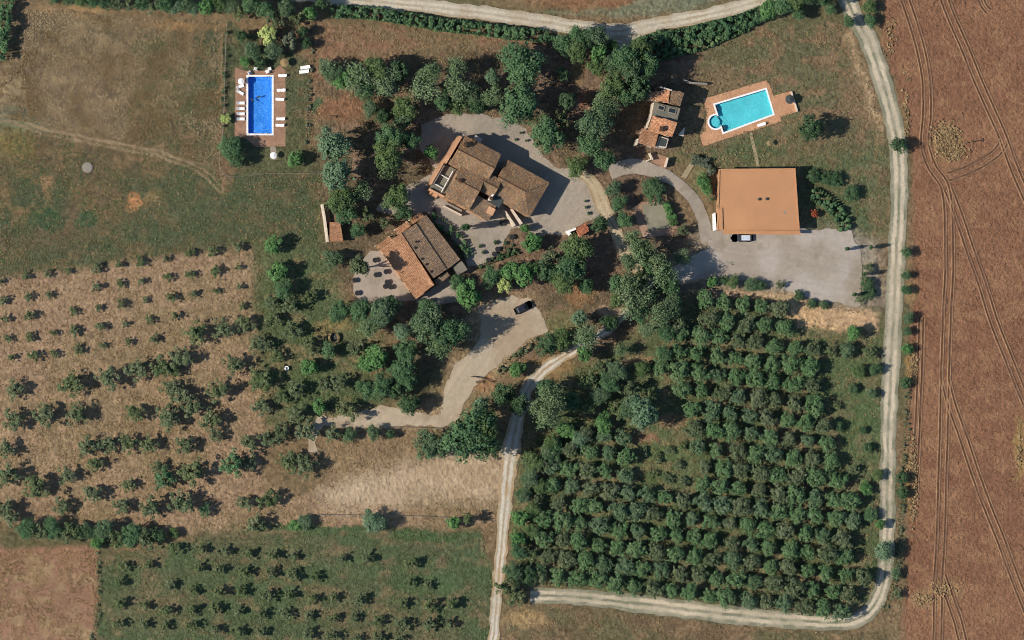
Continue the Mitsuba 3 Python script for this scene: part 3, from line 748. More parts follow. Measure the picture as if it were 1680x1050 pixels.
grove('west of the farmhouse', 'trees west of the farmhouse',
      '546 240 28 13 silver;552 284 27 13 silver;560 327 24 10 broad;590 316 17 9 pine;566 350 18 7 broad;640 224 22 11 broad;636 258 27 12 broad;672 232 16 10 broad;707 250 13 5 bright;650 325 22 8 broad;662 348 14 6 dark;600 352 13 5 olive;586 378 13 5 broad;630 366 9 4 olive')
grove('in the orchard clearing', 'bushes in the orchard clearing', '1056 742 9 1.4 young;1078 752 10 1.6 young;1098 738 8 1.3 young;1112 762 9 1.6 olive;1070 776 9 1.4 young;1094 786 10 1.6 olive;1120 730 8 1.5 young;1120 790 9 1.8 olive')
grove('along the north lane', 'trees along the north lane',
      '926 74 20 6 broad;950 64 20 7 broad;978 60 18 7 broad;946 86 17 8 broad;980 88 17 7 bright;978 110 16 6 broad;1004 74 10 4 broad;922 122 11 4 broad;928 166 14 8 broad;1000 108 16 7 broad;1022 96 22 10 broad;1048 84 20 9 broad;1062 108 20 10 broad;1034 120 20 11 broad;1004 142 22 10 broad;1046 146 20 11 dark;990 172 20 9 pine;976 204 27 11 broad;968 238 22 10 broad;990 262 18 8 broad;894 222 30 10 broad;918 196 14 8 olive;946 274 18 6 broad;1000 178 14 9 pine;1024 160 15 9 broad')
grove('in the copse by the court', 'trees of the copse by the court',
      '861 374 8 3.5 bright;873 398 18 5 bright;902 422 16 6 olive;946 408 25 9 broad;936 440 24 9 broad;922 464 20 8 broad;898 446 18 7 dark;862 450 19 6 bright;836 446 17 5 bright;806 454 17 4.5 broad;984 368 13 5 dark;960 470 14 6 broad;826 468 12 4 yellow')
grove('beside the small gravel court', 'trees by the small gravel court',
      '1006 310 14 4.5 broad;1014 334 14 4.2 broad;1024 362 14 4 broad;1038 392 14 8 pine;1050 412 20 11 pine;1073 312 20 3.4 dark;1098 344 8 2.5 bright;1104 364 7 2.4 broad;1086 452 21 12 pine;1076 432 16 11 pine;1030 468 20 11 pine;1046 456 16 10 olive;1034 496 24 10 pine;1012 492 14 8 broad;1080 515 20 9 pine;1066 486 14 7 dark;1120 378 10 3 olive;1056 486 20 9 pine;1100 472 16 8 broad;1062 436 17 9 broad;1046 512 18 8 broad;1102 500 18 7 broad;1012 466 16 8 broad;1120 424 14 6 pine;1030 430 14 7 broad')
grove('south of the tiled barn', 'trees south of the tiled barn',
      '768 484 24 7 bright;750 464 13 4 broad;702 534 29 11 broad;738 546 27 11 broad;720 568 20 10 pine;624 514 24 8 broad;604 536 16 7 pine;660 544 15 5 silver;640 500 16 6 dark;590 510 18 7 broad;556 512 18 6 broad;616 588 22 7 bright;600 598 15 6 bright;666 578 20 8 broad;660 604 20 8 broad;664 624 18 7 broad;626 634 20 7 broad;604 642 14 6 broad;646 640 14 6 dark;670 664 18 6 dark;700 506 16 7 broad')
grove('on the grassy slope left of the barn', 'trees on the grassy slope',
      '448 402 16 4.5 bright;456 446 18 5 bright;466 474 16 5 broad;446 494 13 3 olive;474 500 14 4 olive;546 424 16 5 broad;590 437 15 14 umbrella;508 488 12 3.6 young;448 524 13 3.5 olive;480 542 15 4 olive;506 562 13 4 olive;538 576 13 4 broad;582 572 14 4 olive;506 602 15 4.5 bright;436 566 12 3.5 olive;432 622 17 4.5 olive;486 640 15 4 olive;556 628 14 4 olive;530 630 12 3.5 olive;486 678 16 4 olive;524 668 13 4 bright;570 672 17 5 olive;462 710 16 4 olive;504 706 18 5 olive;546 712 14 3.6 olive;574 714 12 3.5 broad;612 710 12 4 broad;640 712 8 3 dark;516 576 10 3 olive;590 634 9 3 broad;454 584 12 3 olive;462 652 12 3 olive')
grove('by the south road fork', 'trees by the south road fork',
      '768 712 42 15 broad;788 700 30 14 broad;706 730 26 9 broad;800 730 20 11 broad;788 668 16 8 silver;824 646 18 9 dark;850 664 16 9 dark;848 606 13 4 bright;898 566 18 6 dark;920 556 18 6 broad;900 650 20 13 pine;896 684 20 13 pine;894 636 15 10 broad;910 664 15 12 pine;878 668 14 10 pine')
grove('at the north edge of the orchard', 'trees at the north edge of the orchard',
      '952 522 14 7 silver;960 552 20 9 pine;958 580 14 6 bright;1018 575 12 5 pine;968 626 18 5 olive;998 630 18 5 broad;1012 608 17 6 broad;1034 640 15 6 olive;1052 606 14 4 broad;1056 682 25 9 silver;1066 648 13 6 olive;1012 672 14 4 olive;990 694 16 4 bright;928 706 15 3.6 bright;950 720 14 3.6 silver;1040 660 14 7 silver;1000 530 14 6 dark;1110 530 16 5 olive;1092 546 16 5 broad;1060 540 15 6 pine;984 648 16 5 broad;1030 672 16 5 broad;962 668 14 4 olive;936 660 15 6 broad;984 600 12 4 olive;1088 580 14 4.5 broad')
grove('beside the south road', 'trees on the east verge of the south road',
      '874 758 17 4.5 broad;868 784 16 4.5 broad;858 812 14 4 broad;852 850 15 4.5 bright;848 884 14 4 bright;850 906 14 4.5 broad;842 938 17 5 broad;832 964 18 6 olive;846 980 16 4 olive;866 942 16 4 dark;886 938 12 3 broad;880 820 12 3 olive;898 742 14 4 broad;890 764 13 4 olive;888 800 13 4 broad;874 836 13 4 broad;872 870 12 4 broad;872 910 13 4 olive;904 724 13 4 broad;862 760 12 4 olive')
grove('in the hedge below the left groves', 'trees along the lower hedge',
      '44 868 17 5 broad;64 872 15 5 olive;84 866 17 5 broad;100 876 15 5 olive;120 872 16 5 olive;140 872 14 4 broad;170 868 17 5 broad;190 884 16 5 olive;214 878 20 5 broad;238 884 18 5 olive;258 878 13 4 dark;286 874 9 2.5 broad;20 852 14 4 olive;500 856 13 3 broad;484 862 11 2.8 bright;613 856 20 5 silver;744 858 12 4 bright;766 850 10 5 olive;160 890 12 3.5 bright')
grove('in the hall garden', 'trees and bushes of the hall garden',
      '1330 212 21 7 dark;1334 289 12 2.4 dark;1356 294 12 2.5 dark;1370 294 13 2.5 dark;1398 317 14 2.5 dark;1337 350 7 2.2 redbush;1154 298 13 3 bright;1142 262 10 2 greybush;1156 268 10 2 greybush;1166 280 9 2 greybush;1160 312 9 2.4 bright;1168 326 6 1.8 olive')
grove('south of the parking yard', 'bushes along the parking yard',
      '1168 462 10 2.6 bright;1202 462 11 3 broad;1188 460 8 2.4 dark;1232 467 12 2.8 broad;1248 468 9 2.5 dark;1280 467 8 2.2 olive;1311 485 9 2.2 dark;1332 498 8 1.5 dark;1352 500 8 1.5 dark;1424 440 9 2 olive;1422 466 12 2.4 dark;1426 480 12 2 dark;1412 490 10 1.6 olive;1400 546 13 4 bright')
grove('beside the east road', 'bushes along the east road',
      '1426 12 13 3.2 broad;1428 34 11 3 broad;1392 36 10 3.6 broad;1474 238 13 4 dark;1487 414 9 3 broad;1486 452 8 2.6 broad;1486 476 9 2.6 broad;1490 522 10 2.8 broad;1488 544 8 2.4 broad;1488 572 10 2.6 bright;1485 628 10 2.4 dark;1480 784 11 2.8 dark;1480 808 11 2.8 dark;1449 904 17 5 silver;1470 940 10 2.4 broad;1472 975 10 2.2 olive;1444 860 9 3 bright;1440 780 10 2.4 broad')
grove('on the eastern orchard grass', 'bushes on the eastern orchard grass',
      '1322 625 9 2.4 dark;1330 662 9 2.5 olive;1376 700 9 2.2 dark;1416 706 7 1.6 dark;1400 638 9 2 dark;1430 645 9 2.6 broad;1372 665 8 1.6 olive;1408 610 12 3 broad;1436 606 10 3 dark;1362 575 12 3 olive;1390 575 13 3.4 broad;1426 580 12 3 olive;1330 655 9 2 broad;1424 735 9 2.4 dark;1428 845 12 2.8 broad;1420 800 12 2.6 bright;1400 770 10 2.5 olive')
grove('at the top right corner of the garden', 'trees above the hall garden',
      '1262 14 17 5 bright;1284 8 18 6 broad;1304 -2 18 8 broad;1326 -8 18 9 dark;1310 22 12 4 broad;1346 -4 16 9 dark;1362 14 10 3.4 broad')
grove('beside the entrance to the parking yard', 'slim cypresses by the parking yard', '1390 408 3.4 4.6 cypress;1429 406 3.4 4.6 cypress;1418 450 3.4 5 cypress;1402 483 3.4 5 cypress')
grove('by the garden tables', 'cypresses by the farmhouse garden', '764 372 7 9.5 cypress')

# ---- hedges: long clipped or wild rows, each one thing
def hedge(label, pts, w, h, mat, n, seed, leaf=0.30, wild=0.5):
    key = thing('hedge', label, 'hedge')
    c = spline(Gs(pts), 0.6)
    c = c - LEAN * h * 0.6
    r = np.random.default_rng(seed)
    s = np.r_[0, np.cumsum(np.linalg.norm(np.diff(c, axis=0), axis=1))]
    t = np.gradient(c, axis=0)
    t /= np.linalg.norm(t, axis=1, keepdims=True)
    nn = np.c_[-t[:, 1], t[:, 0]]
    ncl = max(8, int(s[-1] * w / 1.1))
    k = r.integers(0, len(c), ncl)
    cl = np.c_[c[k] + nn[k] * r.uniform(-0.42, 0.42, ncl)[:, None] * w + r.normal(size=(ncl, 2)) * 0.2, h * r.uniform(0.55, 0.85 + 0.25 * wild, ncl)]
    cs = r.uniform(0.35, 0.75, ncl) * min(1.2, max(0.55, h / 2.2))
    q = r.integers(0, ncl, n)
    off = r.normal(size=(n, 3))
    off /= np.linalg.norm(off, axis=1, keepdims=True)
    u = cl[q] + off * (cs[q] * r.uniform(0.6, 1.1, n))[:, None]
    side = r.uniform(size=n) < 0.3
    kk = r.integers(0, len(c), n)
    sg = np.where(r.uniform(size=n) < 0.5, -0.5, 0.5) * r.uniform(0.75, 1.05, n)
    u[side] = np.c_[c[kk] + nn[kk] * (sg * w)[:, None], r.uniform(0.1, 0.8, n) * h][side]
    u[:, 2] = np.clip(u[:, 2], 0.08, None)
    V, F = quads(u, off + [0, 0, 0.5] + r.normal(size=(n, 3)) * 0.4, np.full(n, leaf), r)
    part(key, 'foliage', mikit.ply((V, F), mat))
    st = []
    for i in np.linspace(2, len(c) - 3, max(3, int(s[-1] / 2.0))).astype(int):
        st.append(tube([[c[i, 0], c[i, 1], 0], [c[i, 0] + 0.05, c[i, 1], h * 0.4], [c[i, 0] - 0.1, c[i, 1] + 0.1, h * 0.75]], [0.07, 0.05, 0.02], 4))
    part(key, 'stems', mikit.ply(join(st), 'bark'))


hedge('long dark green hedge along the south side of the northern road', [(546, 18), (600, 21), (660, 29), (720, 40), (780, 47), (840, 54), (900, 60)], 2.8, 2.2, 'leaf_broad', 7000, 1)
hedge('broad wild hedge climbing beside the northern road east of the junction', [(1040, 78), (1080, 66), (1120, 60), (1170, 48), (1215, 36), (1250, 22)], 3.6, 2.4, 'leaf_broad', 6500, 2)
hedge('second green hedge below the wild hedge by the villa lawn', [(1080, 92), (1120, 80), (1150, 74), (1190, 56), (1225, 42)], 2.4, 1.8, 'leaf_orchard', 3600, 12)
hedge('dark hedge at the far left edge beside the stubble field', [(14, -20), (10, 20), (6, 60), (0, 96)], 2.4, 4.0, 'leaf_broad', 2600, 3)
hedge('low broken vine row along the west fence of the pool lawn', [(368, 46), (368, 100), (367, 150), (366, 205)], 0.7, 0.9, 'leaf_dark', 700, 4, 0.2)
hedge('low broken vine row east of the pool lawn', [(513, 70), (511, 110), (508, 150), (506, 190), (503, 235)], 0.7, 0.6, 'leaf_grey', 700, 5, 0.18)
hedge('long dark hedge in the garden east of the flat-roofed hall', [(1334, 318), (1350, 326), (1368, 342), (1380, 356), (1386, 374)], 3.0, 1.6, 'leaf_broad', 7000, 6, 0.21)
hedge('green ivy bank between the barn and the farmhouse', [(706, 356), (722, 366), (740, 380), (756, 398), (768, 420)], 2.4, 1.3, 'leaf_broad', 2200, 7, 0.25)
hedge('green hedge on the east side of the small gravel court', [(1093, 332), (1099, 350), (1106, 368)], 1.2, 2.0, 'leaf_bright', 900, 8)
hedge('thin hedge edging the garden tables', [(784, 438), (804, 430), (824, 420), (842, 406)], 0.7, 0.8, 'leaf_dark', 700, 9, 0.2)
hedge('second thin hedge below the garden tables', [(812, 428), (830, 420), (850, 412)], 0.7, 0.8, 'leaf_dark', 500, 10, 0.2)
hedge('wild bramble bank along the edge of the sandy plaza', [(820, 610), (840, 590), (868, 568), (886, 556)], 1.5, 0.9, 'leaf_olive', 900, 11, 0.22)
hedge('row of low weeds along the field side of the east road', [(1490, 620), (1488, 700), (1484, 760), (1480, 830), (1474, 900), (1466, 960), (1450, 1000)], 1.0, 0.5, 'leaf_olive', 1400, 14, 0.2)
hedge('scruffy weeds along the foot of the bare left field', [(160, 905), (163, 950), (162, 1000), (150, 1050)], 0.8, 0.5, 'leaf_olive', 500, 15, 0.2)


# ================================================================ BUILDINGS
PAL = {
    'brown': [srgb(144, 117, 92), srgb(132, 107, 86), srgb(156, 126, 94), srgb(124, 108, 92), srgb(148, 114, 86)],
    'grey': [srgb(146, 122, 100), srgb(136, 114, 94), srgb(156, 130, 104), srgb(130, 112, 96)],
    'orange': [srgb(168, 124, 94), srgb(158, 116, 88), srgb(174, 132, 102), srgb(162, 124, 98)],
    'villa': [srgb(200, 148, 112), srgb(190, 138, 104), srgb(206, 158, 122), srgb(184, 128, 94)],
    'red': [srgb(178, 112, 84), srgb(166, 104, 80), srgb(188, 126, 96)],
}


def tiles(corners, pal, seed, pitch=0.30, course=0.42):
    """barrel tiles laid in rows up a roof plane; the plane's first edge is its eave"""
    c = np.array(corners, float)
    r = np.random.default_rng(seed)
    ex = c[1] - c[0]
    ex /= np.linalg.norm(ex)
    far = c[np.argmax(np.linalg.norm(np.cross(c - c[0], ex), axis=1))] - c[0]
    ey = far - ex * (far @ ex)
    ey /= np.linalg.norm(ey)
    nz = np.cross(ex, ey)
    nz = nz if nz[2] > 0 else -nz
    q = np.c_[(c - c[0]) @ ex, (c - c[0]) @ ey]
    pg = Polygon(q).buffer(0)
    x0, y0, x1, y1 = pg.bounds
    prof = [(-0.46, 0.0), (-0.22, 0.085), (0.22, 0.085), (0.46, 0.0)]
    V, C = [], []
    pal = np.array(PAL[pal])
    for i, x in enumerate(np.arange(x0 + pitch / 2, x1, pitch)):
        inter = pg.intersection(LineString([(x, y0 - 1), (x, y1 + 1)]))
        if inter.is_empty or inter.geom_type != 'LineString':
            continue
        s0, s1 = sorted((inter.coords[0][1], inter.coords[-1][1]))
        for s in np.arange(s0, s1 - 0.1, course):
            e = min(s + course + 0.05, s1)
            j = r.normal() * 0.012
            for ss, lift in ((s, 0.03), (e, 0.0)):
                for o, h in prof:
                    V.append(c[0] + ex * (x + o * pitch + j) + ey * ss + nz * (0.012 + h + lift))
            col = pal[r.integers(len(pal))] * r.uniform(0.82, 1.16) * 1.18 * (0.84 + 0.34 * float(meshkit.noise(np.array([V[-1][0] * 0.45, V[-1][1] * 0.45, seed]), 9)))
            C += [np.clip(col, 0.01, 0.9)] * 8
    n = len(V) // 8
    b = np.arange(n)[:, None, None] * 8
    k = np.array([[0, 1, 5, 4], [1, 2, 6, 5], [2, 3, 7, 6], [0, 1, 2, 3]])[None]
    F = (b + k).reshape(-1, 4)
    F = np.vstack([F[:, [0, 1, 2]], F[:, [0, 2, 3]]])
    return mikit.ply((np.array(V), F), 'tile_mat', color=np.array(C))


RN = [0]


def roof_plane(parent, corners, pal, th=0.16, label=None):
    c = np.array(corners, float)
    if len(c) == 4:       # keep all four corners in one plane through the eave
        ex = (c[1] - c[0]) / np.linalg.norm(c[1] - c[0])
        d = np.linalg.norm(np.cross(c - c[0], ex), axis=1)
        f = c[np.argmax(d)]
        nz = np.cross(ex, f - c[0])
        c[:, 2] = c[0, 2] - ((c[:, :2] - c[0, :2]) @ nz[:2]) / nz[2]
        corners = c
    RN[0] += 1
    top, bot = c, c - [0, 0, th]
    n = len(c)
    F = [[0, i, i + 1] for i in range(1, n - 1)] + [[n, n + i + 1, n + i] for i in range(1, n - 1)]
    for i in range(n):
        j = (i + 1) % n
        F += [[i, n + i, n + j], [i, n + j, j]]
    k = part(parent, 'roof', mikit.ply((np.vstack([top, bot]), np.array(F)), 'roof_deck'), label)
    part(k, 'tiles', tiles(corners, pal, 40 + RN[0]), kind='stuff')
    return k


def shrink(xy, d):
    xy = np.array(xy, float)
    pg = Polygon(xy).buffer(0).buffer(-d, join_style='mitre')
    return np.array(pg.exterior.coords)[:-1]


def window(parent, a, b, f, z, w=0.9, h=1.2, out=0.05):
    """a window at fraction f along the wall from a to b (metres, outside on the right of a->b)"""
    a, b = np.array(a), np.array(b)
    t = (b - a) / np.linalg.norm(b - a)
    nrm = np.array([t[1], -t[0]])
    c = a + (b - a) * f

    def slab(w, h, o0, o1, zc):
        q = [c + t * sx * w / 2 + nrm * o for sx in (-1, 1) for o in (o0, o1)]
        return hull([(*p, zz) for p in q for zz in (zc - h / 2, zc + h / 2)])
    k = part(parent, 'window', mikit.ply(join([slab(w + 0.16, 0.09, -0.05, out + 0.04, z + h / 2 + 0.045), slab(w + 0.24, 0.09, -0.05, out + 0.08, z - h / 2 - 0.045),
                                              hull([(*(c + t * (-w / 2 - 0.08 + dx) + nrm * o), zz) for dx in (0, 0.08) for o in (-0.05, out) for zz in (z - h / 2, z + h / 2)]),
                                              hull([(*(c + t * (w / 2 + dx) + nrm * o), zz) for dx in (0, 0.08) for o in (-0.05, out) for zz in (z - h / 2, z + h / 2)]),
                                              hull([(*(c + t * dx + nrm * o), zz) for dx in (-0.025, 0.025) for o in (-0.05, out - 0.01) for zz in (z - h / 2, z + h / 2)])]), 'wood'))
    part(k, 'pane', mikit.ply(slab(w, h, -0.04, out - 0.03, z), 'window_glass'))


def door(parent, a, b, f, w=1.1, h=2.1, name='door'):
    a, b = np.array(a), np.array(b)
    t = (b - a) / np.linalg.norm(b - a)
    nrm = np.array([t[1], -t[0]])
    c = a + (b - a) * f
    q = [c + t * sx * w / 2 + nrm * o for sx in (-1, 1) for o in (-0.05, 0.06)]
    k = part(parent, name, mikit.ply(hull([(*p, z) for p in q for z in (0.02, h)]), 'wood'))
    hp = c + t * w * 0.38 + nrm * 0.08
    part(k, 'handle', mikit.ply(bx(hp[0] - 0.03, hp[0] + 0.03, hp[1] - 0.03, hp[1] + 0.03, 1.0, 1.1), 'dark_metal'))


def ccw(xy):
    xy = [tuple(p) for p in xy]
    return xy if Polygon(xy).exterior.is_ccw else xy[::-1]


def openings(parent, xy, specs):
    """windows and doors round a wall outline; outside lies to the right of each counter-clockwise edge"""
    xy = ccw(xy)
    for i in range(len(xy)):
        a, b = np.array(xy[i]), np.array(xy[(i + 1) % len(xy)])
        L = np.linalg.norm(b - a)
        if L < 2.5:
            continue
        n = max(1, int(L / 3.2))
        for lev in specs:
            for q in range(n):
                f = (q + 0.5) / n
                if lev < 2 and q == n // 2 and n > 1:
                    door(parent, a, b, f)
                else:
                    window(parent, a, b, f, lev)


def gable(parent, c4, ze, zr, pal, hips=(0, 0), overhang=0.35, wmat='plaster', z0=0.0):
    """walls and a pitched roof over four eave corners A B C D as drawn on the plan; the ridge runs along A-B"""
    A, B, C, D = [P(u, v, ze) for u, v in c4]
    R0, R1 = (A + D) / 2, (B + C) / 2
    R0[2] = R1[2] = zr
    ax = (R1 - R0) / np.linalg.norm(R1 - R0)
    R0, R1 = R0 + ax * hips[0], R1 - ax * hips[1]
    roof_plane(parent, [A, B, R1, R0], pal)
    roof_plane(parent, [C, D, R0, R1], pal)
    if hips[1]:
        roof_plane(parent, [B, C, R1], pal)
    if hips[0]:
        roof_plane(parent, [D, A, R0], pal)
    xy = shrink([A[:2], B[:2], C[:2], D[:2]], overhang)
    in0, in1 = R0 + ax * overhang, R1 - ax * overhang
    body = hull([(*p, z) for p in xy for z in (z0, ze - 0.2)] + [(in0[0], in0[1], zr - 0.35), (in1[0], in1[1], zr - 0.35)])
    part(parent, 'wall', mikit.ply(body, wmat))
    # ridge cap
    d = np.linalg.norm(R1 - R0)
    if d > 0.5:
        part(parent, 'ridge', mikit.ply(tube([R0 + [0, 0, 0.08], (R0 + R1) / 2 + [0, 0, 0.08], R1 + [0, 0, 0.08]], [0.13] * 3, 6), 'roof_deck'))
    NOGO.append(Polygon(xy))
    return xy


def chimney(parent, u, v, z0, h, w=0.7, d=0.7, ang=27):
    x, y = G(u, v, z0 + h)
    m = join([bx(-w / 2, w / 2, -d / 2, d / 2, 0, h), bx(-w / 2 - 0.08, w / 2 + 0.08, -d / 2 - 0.08, d / 2 + 0.08, h - 0.28, h - 0.16)])
    M = T().translate([float(x), float(y), z0]).rotate([0, 0, 1], -ang)
    k = part(parent, 'chimney', {**mikit.ply(m, 'plaster'), 'to_world': M})
    part(k, 'cap', {**mikit.ply(hull([(sx * (w / 2 + 0.1), sy * (d / 2 + 0.1), h + 0.25) for sx in (-1, 1) for sy in (-1, 1)] + [(sx * (w / 2 + 0.1), 0, h + 0.45) for sx in (-1, 1)]), 'roof_deck'), 'to_world': M})


# ---- the main farmhouse
FU, FV, FO = np.array([0.889, 0.459]), np.array([-0.459, 0.889]), np.array([763, 223])


def fh(*uv):
    return [tuple(FO + FU * a + FV * b) for a, b in uv]


farm = thing('farmhouse', 'large main farmhouse of several brown tiled roofs in the middle of the trees', 'house')
# A-B is the ridge direction
xy = gable(farm, fh((0, 0), (67, 0), (67, 53), (-3, 53)), 6.4, 8.0, 'brown')
openings(farm, xy, (1.6, 4.6))
xy = gable(farm, fh((16, 38), (62, 38), (62, 105), (16, 105)), 6.2, 8.1, 'brown')
openings(farm, xy, (1.6, 4.6))
gable(farm, fh((56, 37), (87, 37), (87, 69), (56, 69)), 6.0, 7.3, 'brown')
xy = gable(farm, fh((78, 3), (158, 5), (155, 71), (78, 69)), 4.9, 6.6, 'brown', hips=(0, 4.0))
openings(farm, xy, (1.6, 3.6))
q = fh((98, 79), (98, 107), (61, 105), (61, 77))
roof_plane(farm, [P(*q[0], 4.3), P(*q[1], 4.3), P(*q[2], 5.5), P(*q[3], 5.5)], 'grey')
xy = shrink([P(*p, 4.6)[:2] for p in q], 0.3)
part(farm, 'wall', mikit.ply(prism(xy, 0, 4.2), 'plaster'))
NOGO.append(Polygon(xy))
# light well with dark roof and a white wall
q = [P(*p, 4.4)[:2] for p in fh((86, 58), (104, 60), (103, 80), (85, 78))]
part(farm, 'light_well', mikit.ply(prism(q, 0, 5.3), 'tar_dark'), 'dark flat roofed light well')
q = [P(*p, 5.5)[:2] for p in fh((83, 58), (86, 58), (85, 76), (82, 76))]
part(farm, 'parapet', mikit.ply(prism(q, 0, 6.4), 'white_paint'), 'white parapet')
# north-west terrace with parapets and a light frame
def box_on(parent, name, uv, z0, z1, mat, label=None, zs=None):
    q = [P(*p, z1 if zs is None else zs)[:2] for p in fh(*uv)]
    part(parent, name, mikit.ply(prism(q, z0, z1), mat), label)
    NOGO.append(Polygon(q))


box_on(farm, 'terrace', [(-11, 56), (16, 56), (16, 103), (-12, 103)], 0, 2.9, 'terrace_grey')
box_on(farm, 'parapet', [(-13, 54), (-10, 54), (-12, 96), (-15, 96)], 0, 4.6, 'plaster')
box_on(farm, 'parapet', [(-12, 103), (16, 103), (16, 106), (-12, 106)], 0, 3.8, 'plaster')
box_on(farm, 'portico', [(-8, 4), (-3, 4), (-6, 54), (-13, 54)], 0, 5.6, 'plaster')
box_on(farm, 'beam', [(-9, 58), (-7, 58), (-9, 94), (-11, 94)], 4.0, 4.3, 'stone_grey')
box_on(farm, 'beam', [(8.4, 60), (9.4, 60), (8.4, 100), (7.4, 100)], 3.4, 3.7, 'white_paint')
box_on(farm, 'beam', [(-8, 74), (8, 75), (8, 76), (-8, 75)], 3.5, 3.7, 'white_paint')
box_on(farm, 'beam', [(-9, 92), (8, 93), (8, 94), (-9, 93)], 3.5, 3.7, 'white_paint')
box_on(farm, 'porch', [(-8, 96), (6, 97), (5, 112), (-9, 111)], 0, 2.5, 'plaster')
box_on(farm, 'outside_stair', [(22, 110), (52, 110), (52, 117), (22, 117)], 0, 0.9, 'stone_grey')
box_on(farm, 'garden_wall', [(22, 117), (55, 117), (55, 119), (22, 119)], 0, 1.8, 'plaster_pale')
box_on(farm, 'garden_wall', [(112, 78), (115, 78), (141, 92), (139, 95)], 0, 2.2, 'plaster_pale')
box_on(farm, 'garden_wall', [(122, 72), (125, 71), (150, 84), (148, 87)], 0, 2.6, 'plaster_pale')
box_on(farm, 'porch', [(88, 84), (100, 84), (100, 96), (88, 96)], 0, 4.9, 'plaster')
box_on(farm, 'awning', [(14, -9), (28, -9), (28, -1), (14, -1)], 2.3, 2.5, 'plaster_pale')
chimney(farm, 763, 238, 6.9, 1.7, 0.7, 1.0)
chimney(farm, 754, 297, 7.0, 1.5, 0.7, 0.7)
chimney(farm, 777, 231, 6.6, 0.9, 0.9, 0.5)
chimney(farm, 806, 326, 5.0, 1.9, 0.6, 0.6)

# ---- the long barn / restaurant with three roof bands
barn = thing('tiled_barn', 'long low barn with one orange and two grey-brown tiled roof bands', 'building')
bands = [([(624, 409, 3.2), (683, 491, 3.2), (713, 467, 5.5), (659, 382, 5.5)], 'orange', 'orange western roof band'),
         ([(733, 442, 4.3), (682, 367, 4.3), (659, 383, 5.15), (712, 457, 5.15)], 'grey', 'grey-brown middle roof band'),
         ([(755, 426, 3.2), (699, 353, 3.2), (682, 368, 4.0), (733, 443, 4.0)], 'grey', 'grey-brown eastern roof band')]
outline = []
for c, pal, lab in bands:
    pts = np.array([P(u, v, z) for u, v, z in c])
    k = roof_plane(barn, pts, pal, 0.18, lab)
    if pal == 'grey' and c[0][0] == 733:
        for (u, v) in ((683, 397), (681, 407), (692, 425), (699, 434), (707, 446)):
            x, y = G(u, v, 5.0)
            part(barn, 'vent', mikit.ply(join([trimesh.creation.cylinder(0.16, 0.7, sections=10, transform=trimesh.transformations.translation_matrix([x, y, 5.0])), trimesh.creation.cone(0.3, 0.25, sections=10, transform=trimesh.transformations.translation_matrix([x, y, 5.35]))]), 'dark_metal'))
    xy = shrink(pts[:, :2], 0.3)
    outline.append(Polygon(xy).buffer(0.32, join_style='mitre'))
    top = [(*p, np.interp(0, [0], [0])) for p in xy]
    zs = []
    for p in xy:
        j = np.argmin(np.linalg.norm(pts[:, :2] - p, axis=1))
        zs.append(pts[j, 2] - 0.32)
    part(barn, 'wall', mikit.ply(hull([(*p, z) for p, zz in zip(xy, zs) for z in (0.0, zz)]), 'plaster'))
bo = unary_union(outline)
NOGO.append(bo)
cw = [P(624, 409, 3.2)[:2], P(683, 491, 3.2)[:2], P(755, 426, 3.2)[:2], P(699, 353, 3.2)[:2]]
cwi = shrink(cw, 0.3)
openings(barn, cwi, (1.5,))
for q, z in (([(616, 404), (640, 387), (645, 394), (622, 410)], 2.7), ([(648, 377), (668, 363), (674, 371), (655, 385)], 2.8), ([(672, 361), (690, 348), (696, 355), (678, 368)], 2.9)):
    a, b, c, d = [P(u, v, z) for u, v in q]
    c, d = c + [0, 0, 0.35], d + [0, 0, 0.35]
    roof_plane(barn, [a, b, c, d], 'orange', 0.12)
    for p in (a, b):
        pp = p + (c - p) * 0.08
        part(barn, 'porch_post', mikit.ply(bx(pp[0] - 0.12, pp[0] + 0.12, pp[1] - 0.12, pp[1] + 0.12, 0, z - 0.1), 'plaster_pale'))
    NOGO.append(Polygon([p[:2] for p in (a, b, c, d)]))
a, b, c, d = [P(u, v, 3.0) for u, v in ((738, 452), (718, 468), (713, 459), (733, 445))]
roof_plane(barn, [a, b, c + [0, 0, 0.4], d + [0, 0, 0.4]], 'grey', 0.12)
part(barn, 'wall', mikit.ply(prism(shrink([p[:2] for p in (a, b, c, d)], 0.25), 0, 2.8), 'plaster'))
box = [P(u, v, 2.6)[:2] for u, v in ((744, 438), (757, 430), (765, 442), (752, 450))]
part(barn, 'annex', mikit.ply(prism(box, 0, 2.6), 'plaster_pale'))
part(barn, 'annex_roof', mikit.ply(prism(list(Polygon(box).buffer(0.2, join_style='mitre').exterior.coords)[:-1], 2.6, 2.75), 'terrace_grey'))
NOGO.append(Polygon(box))

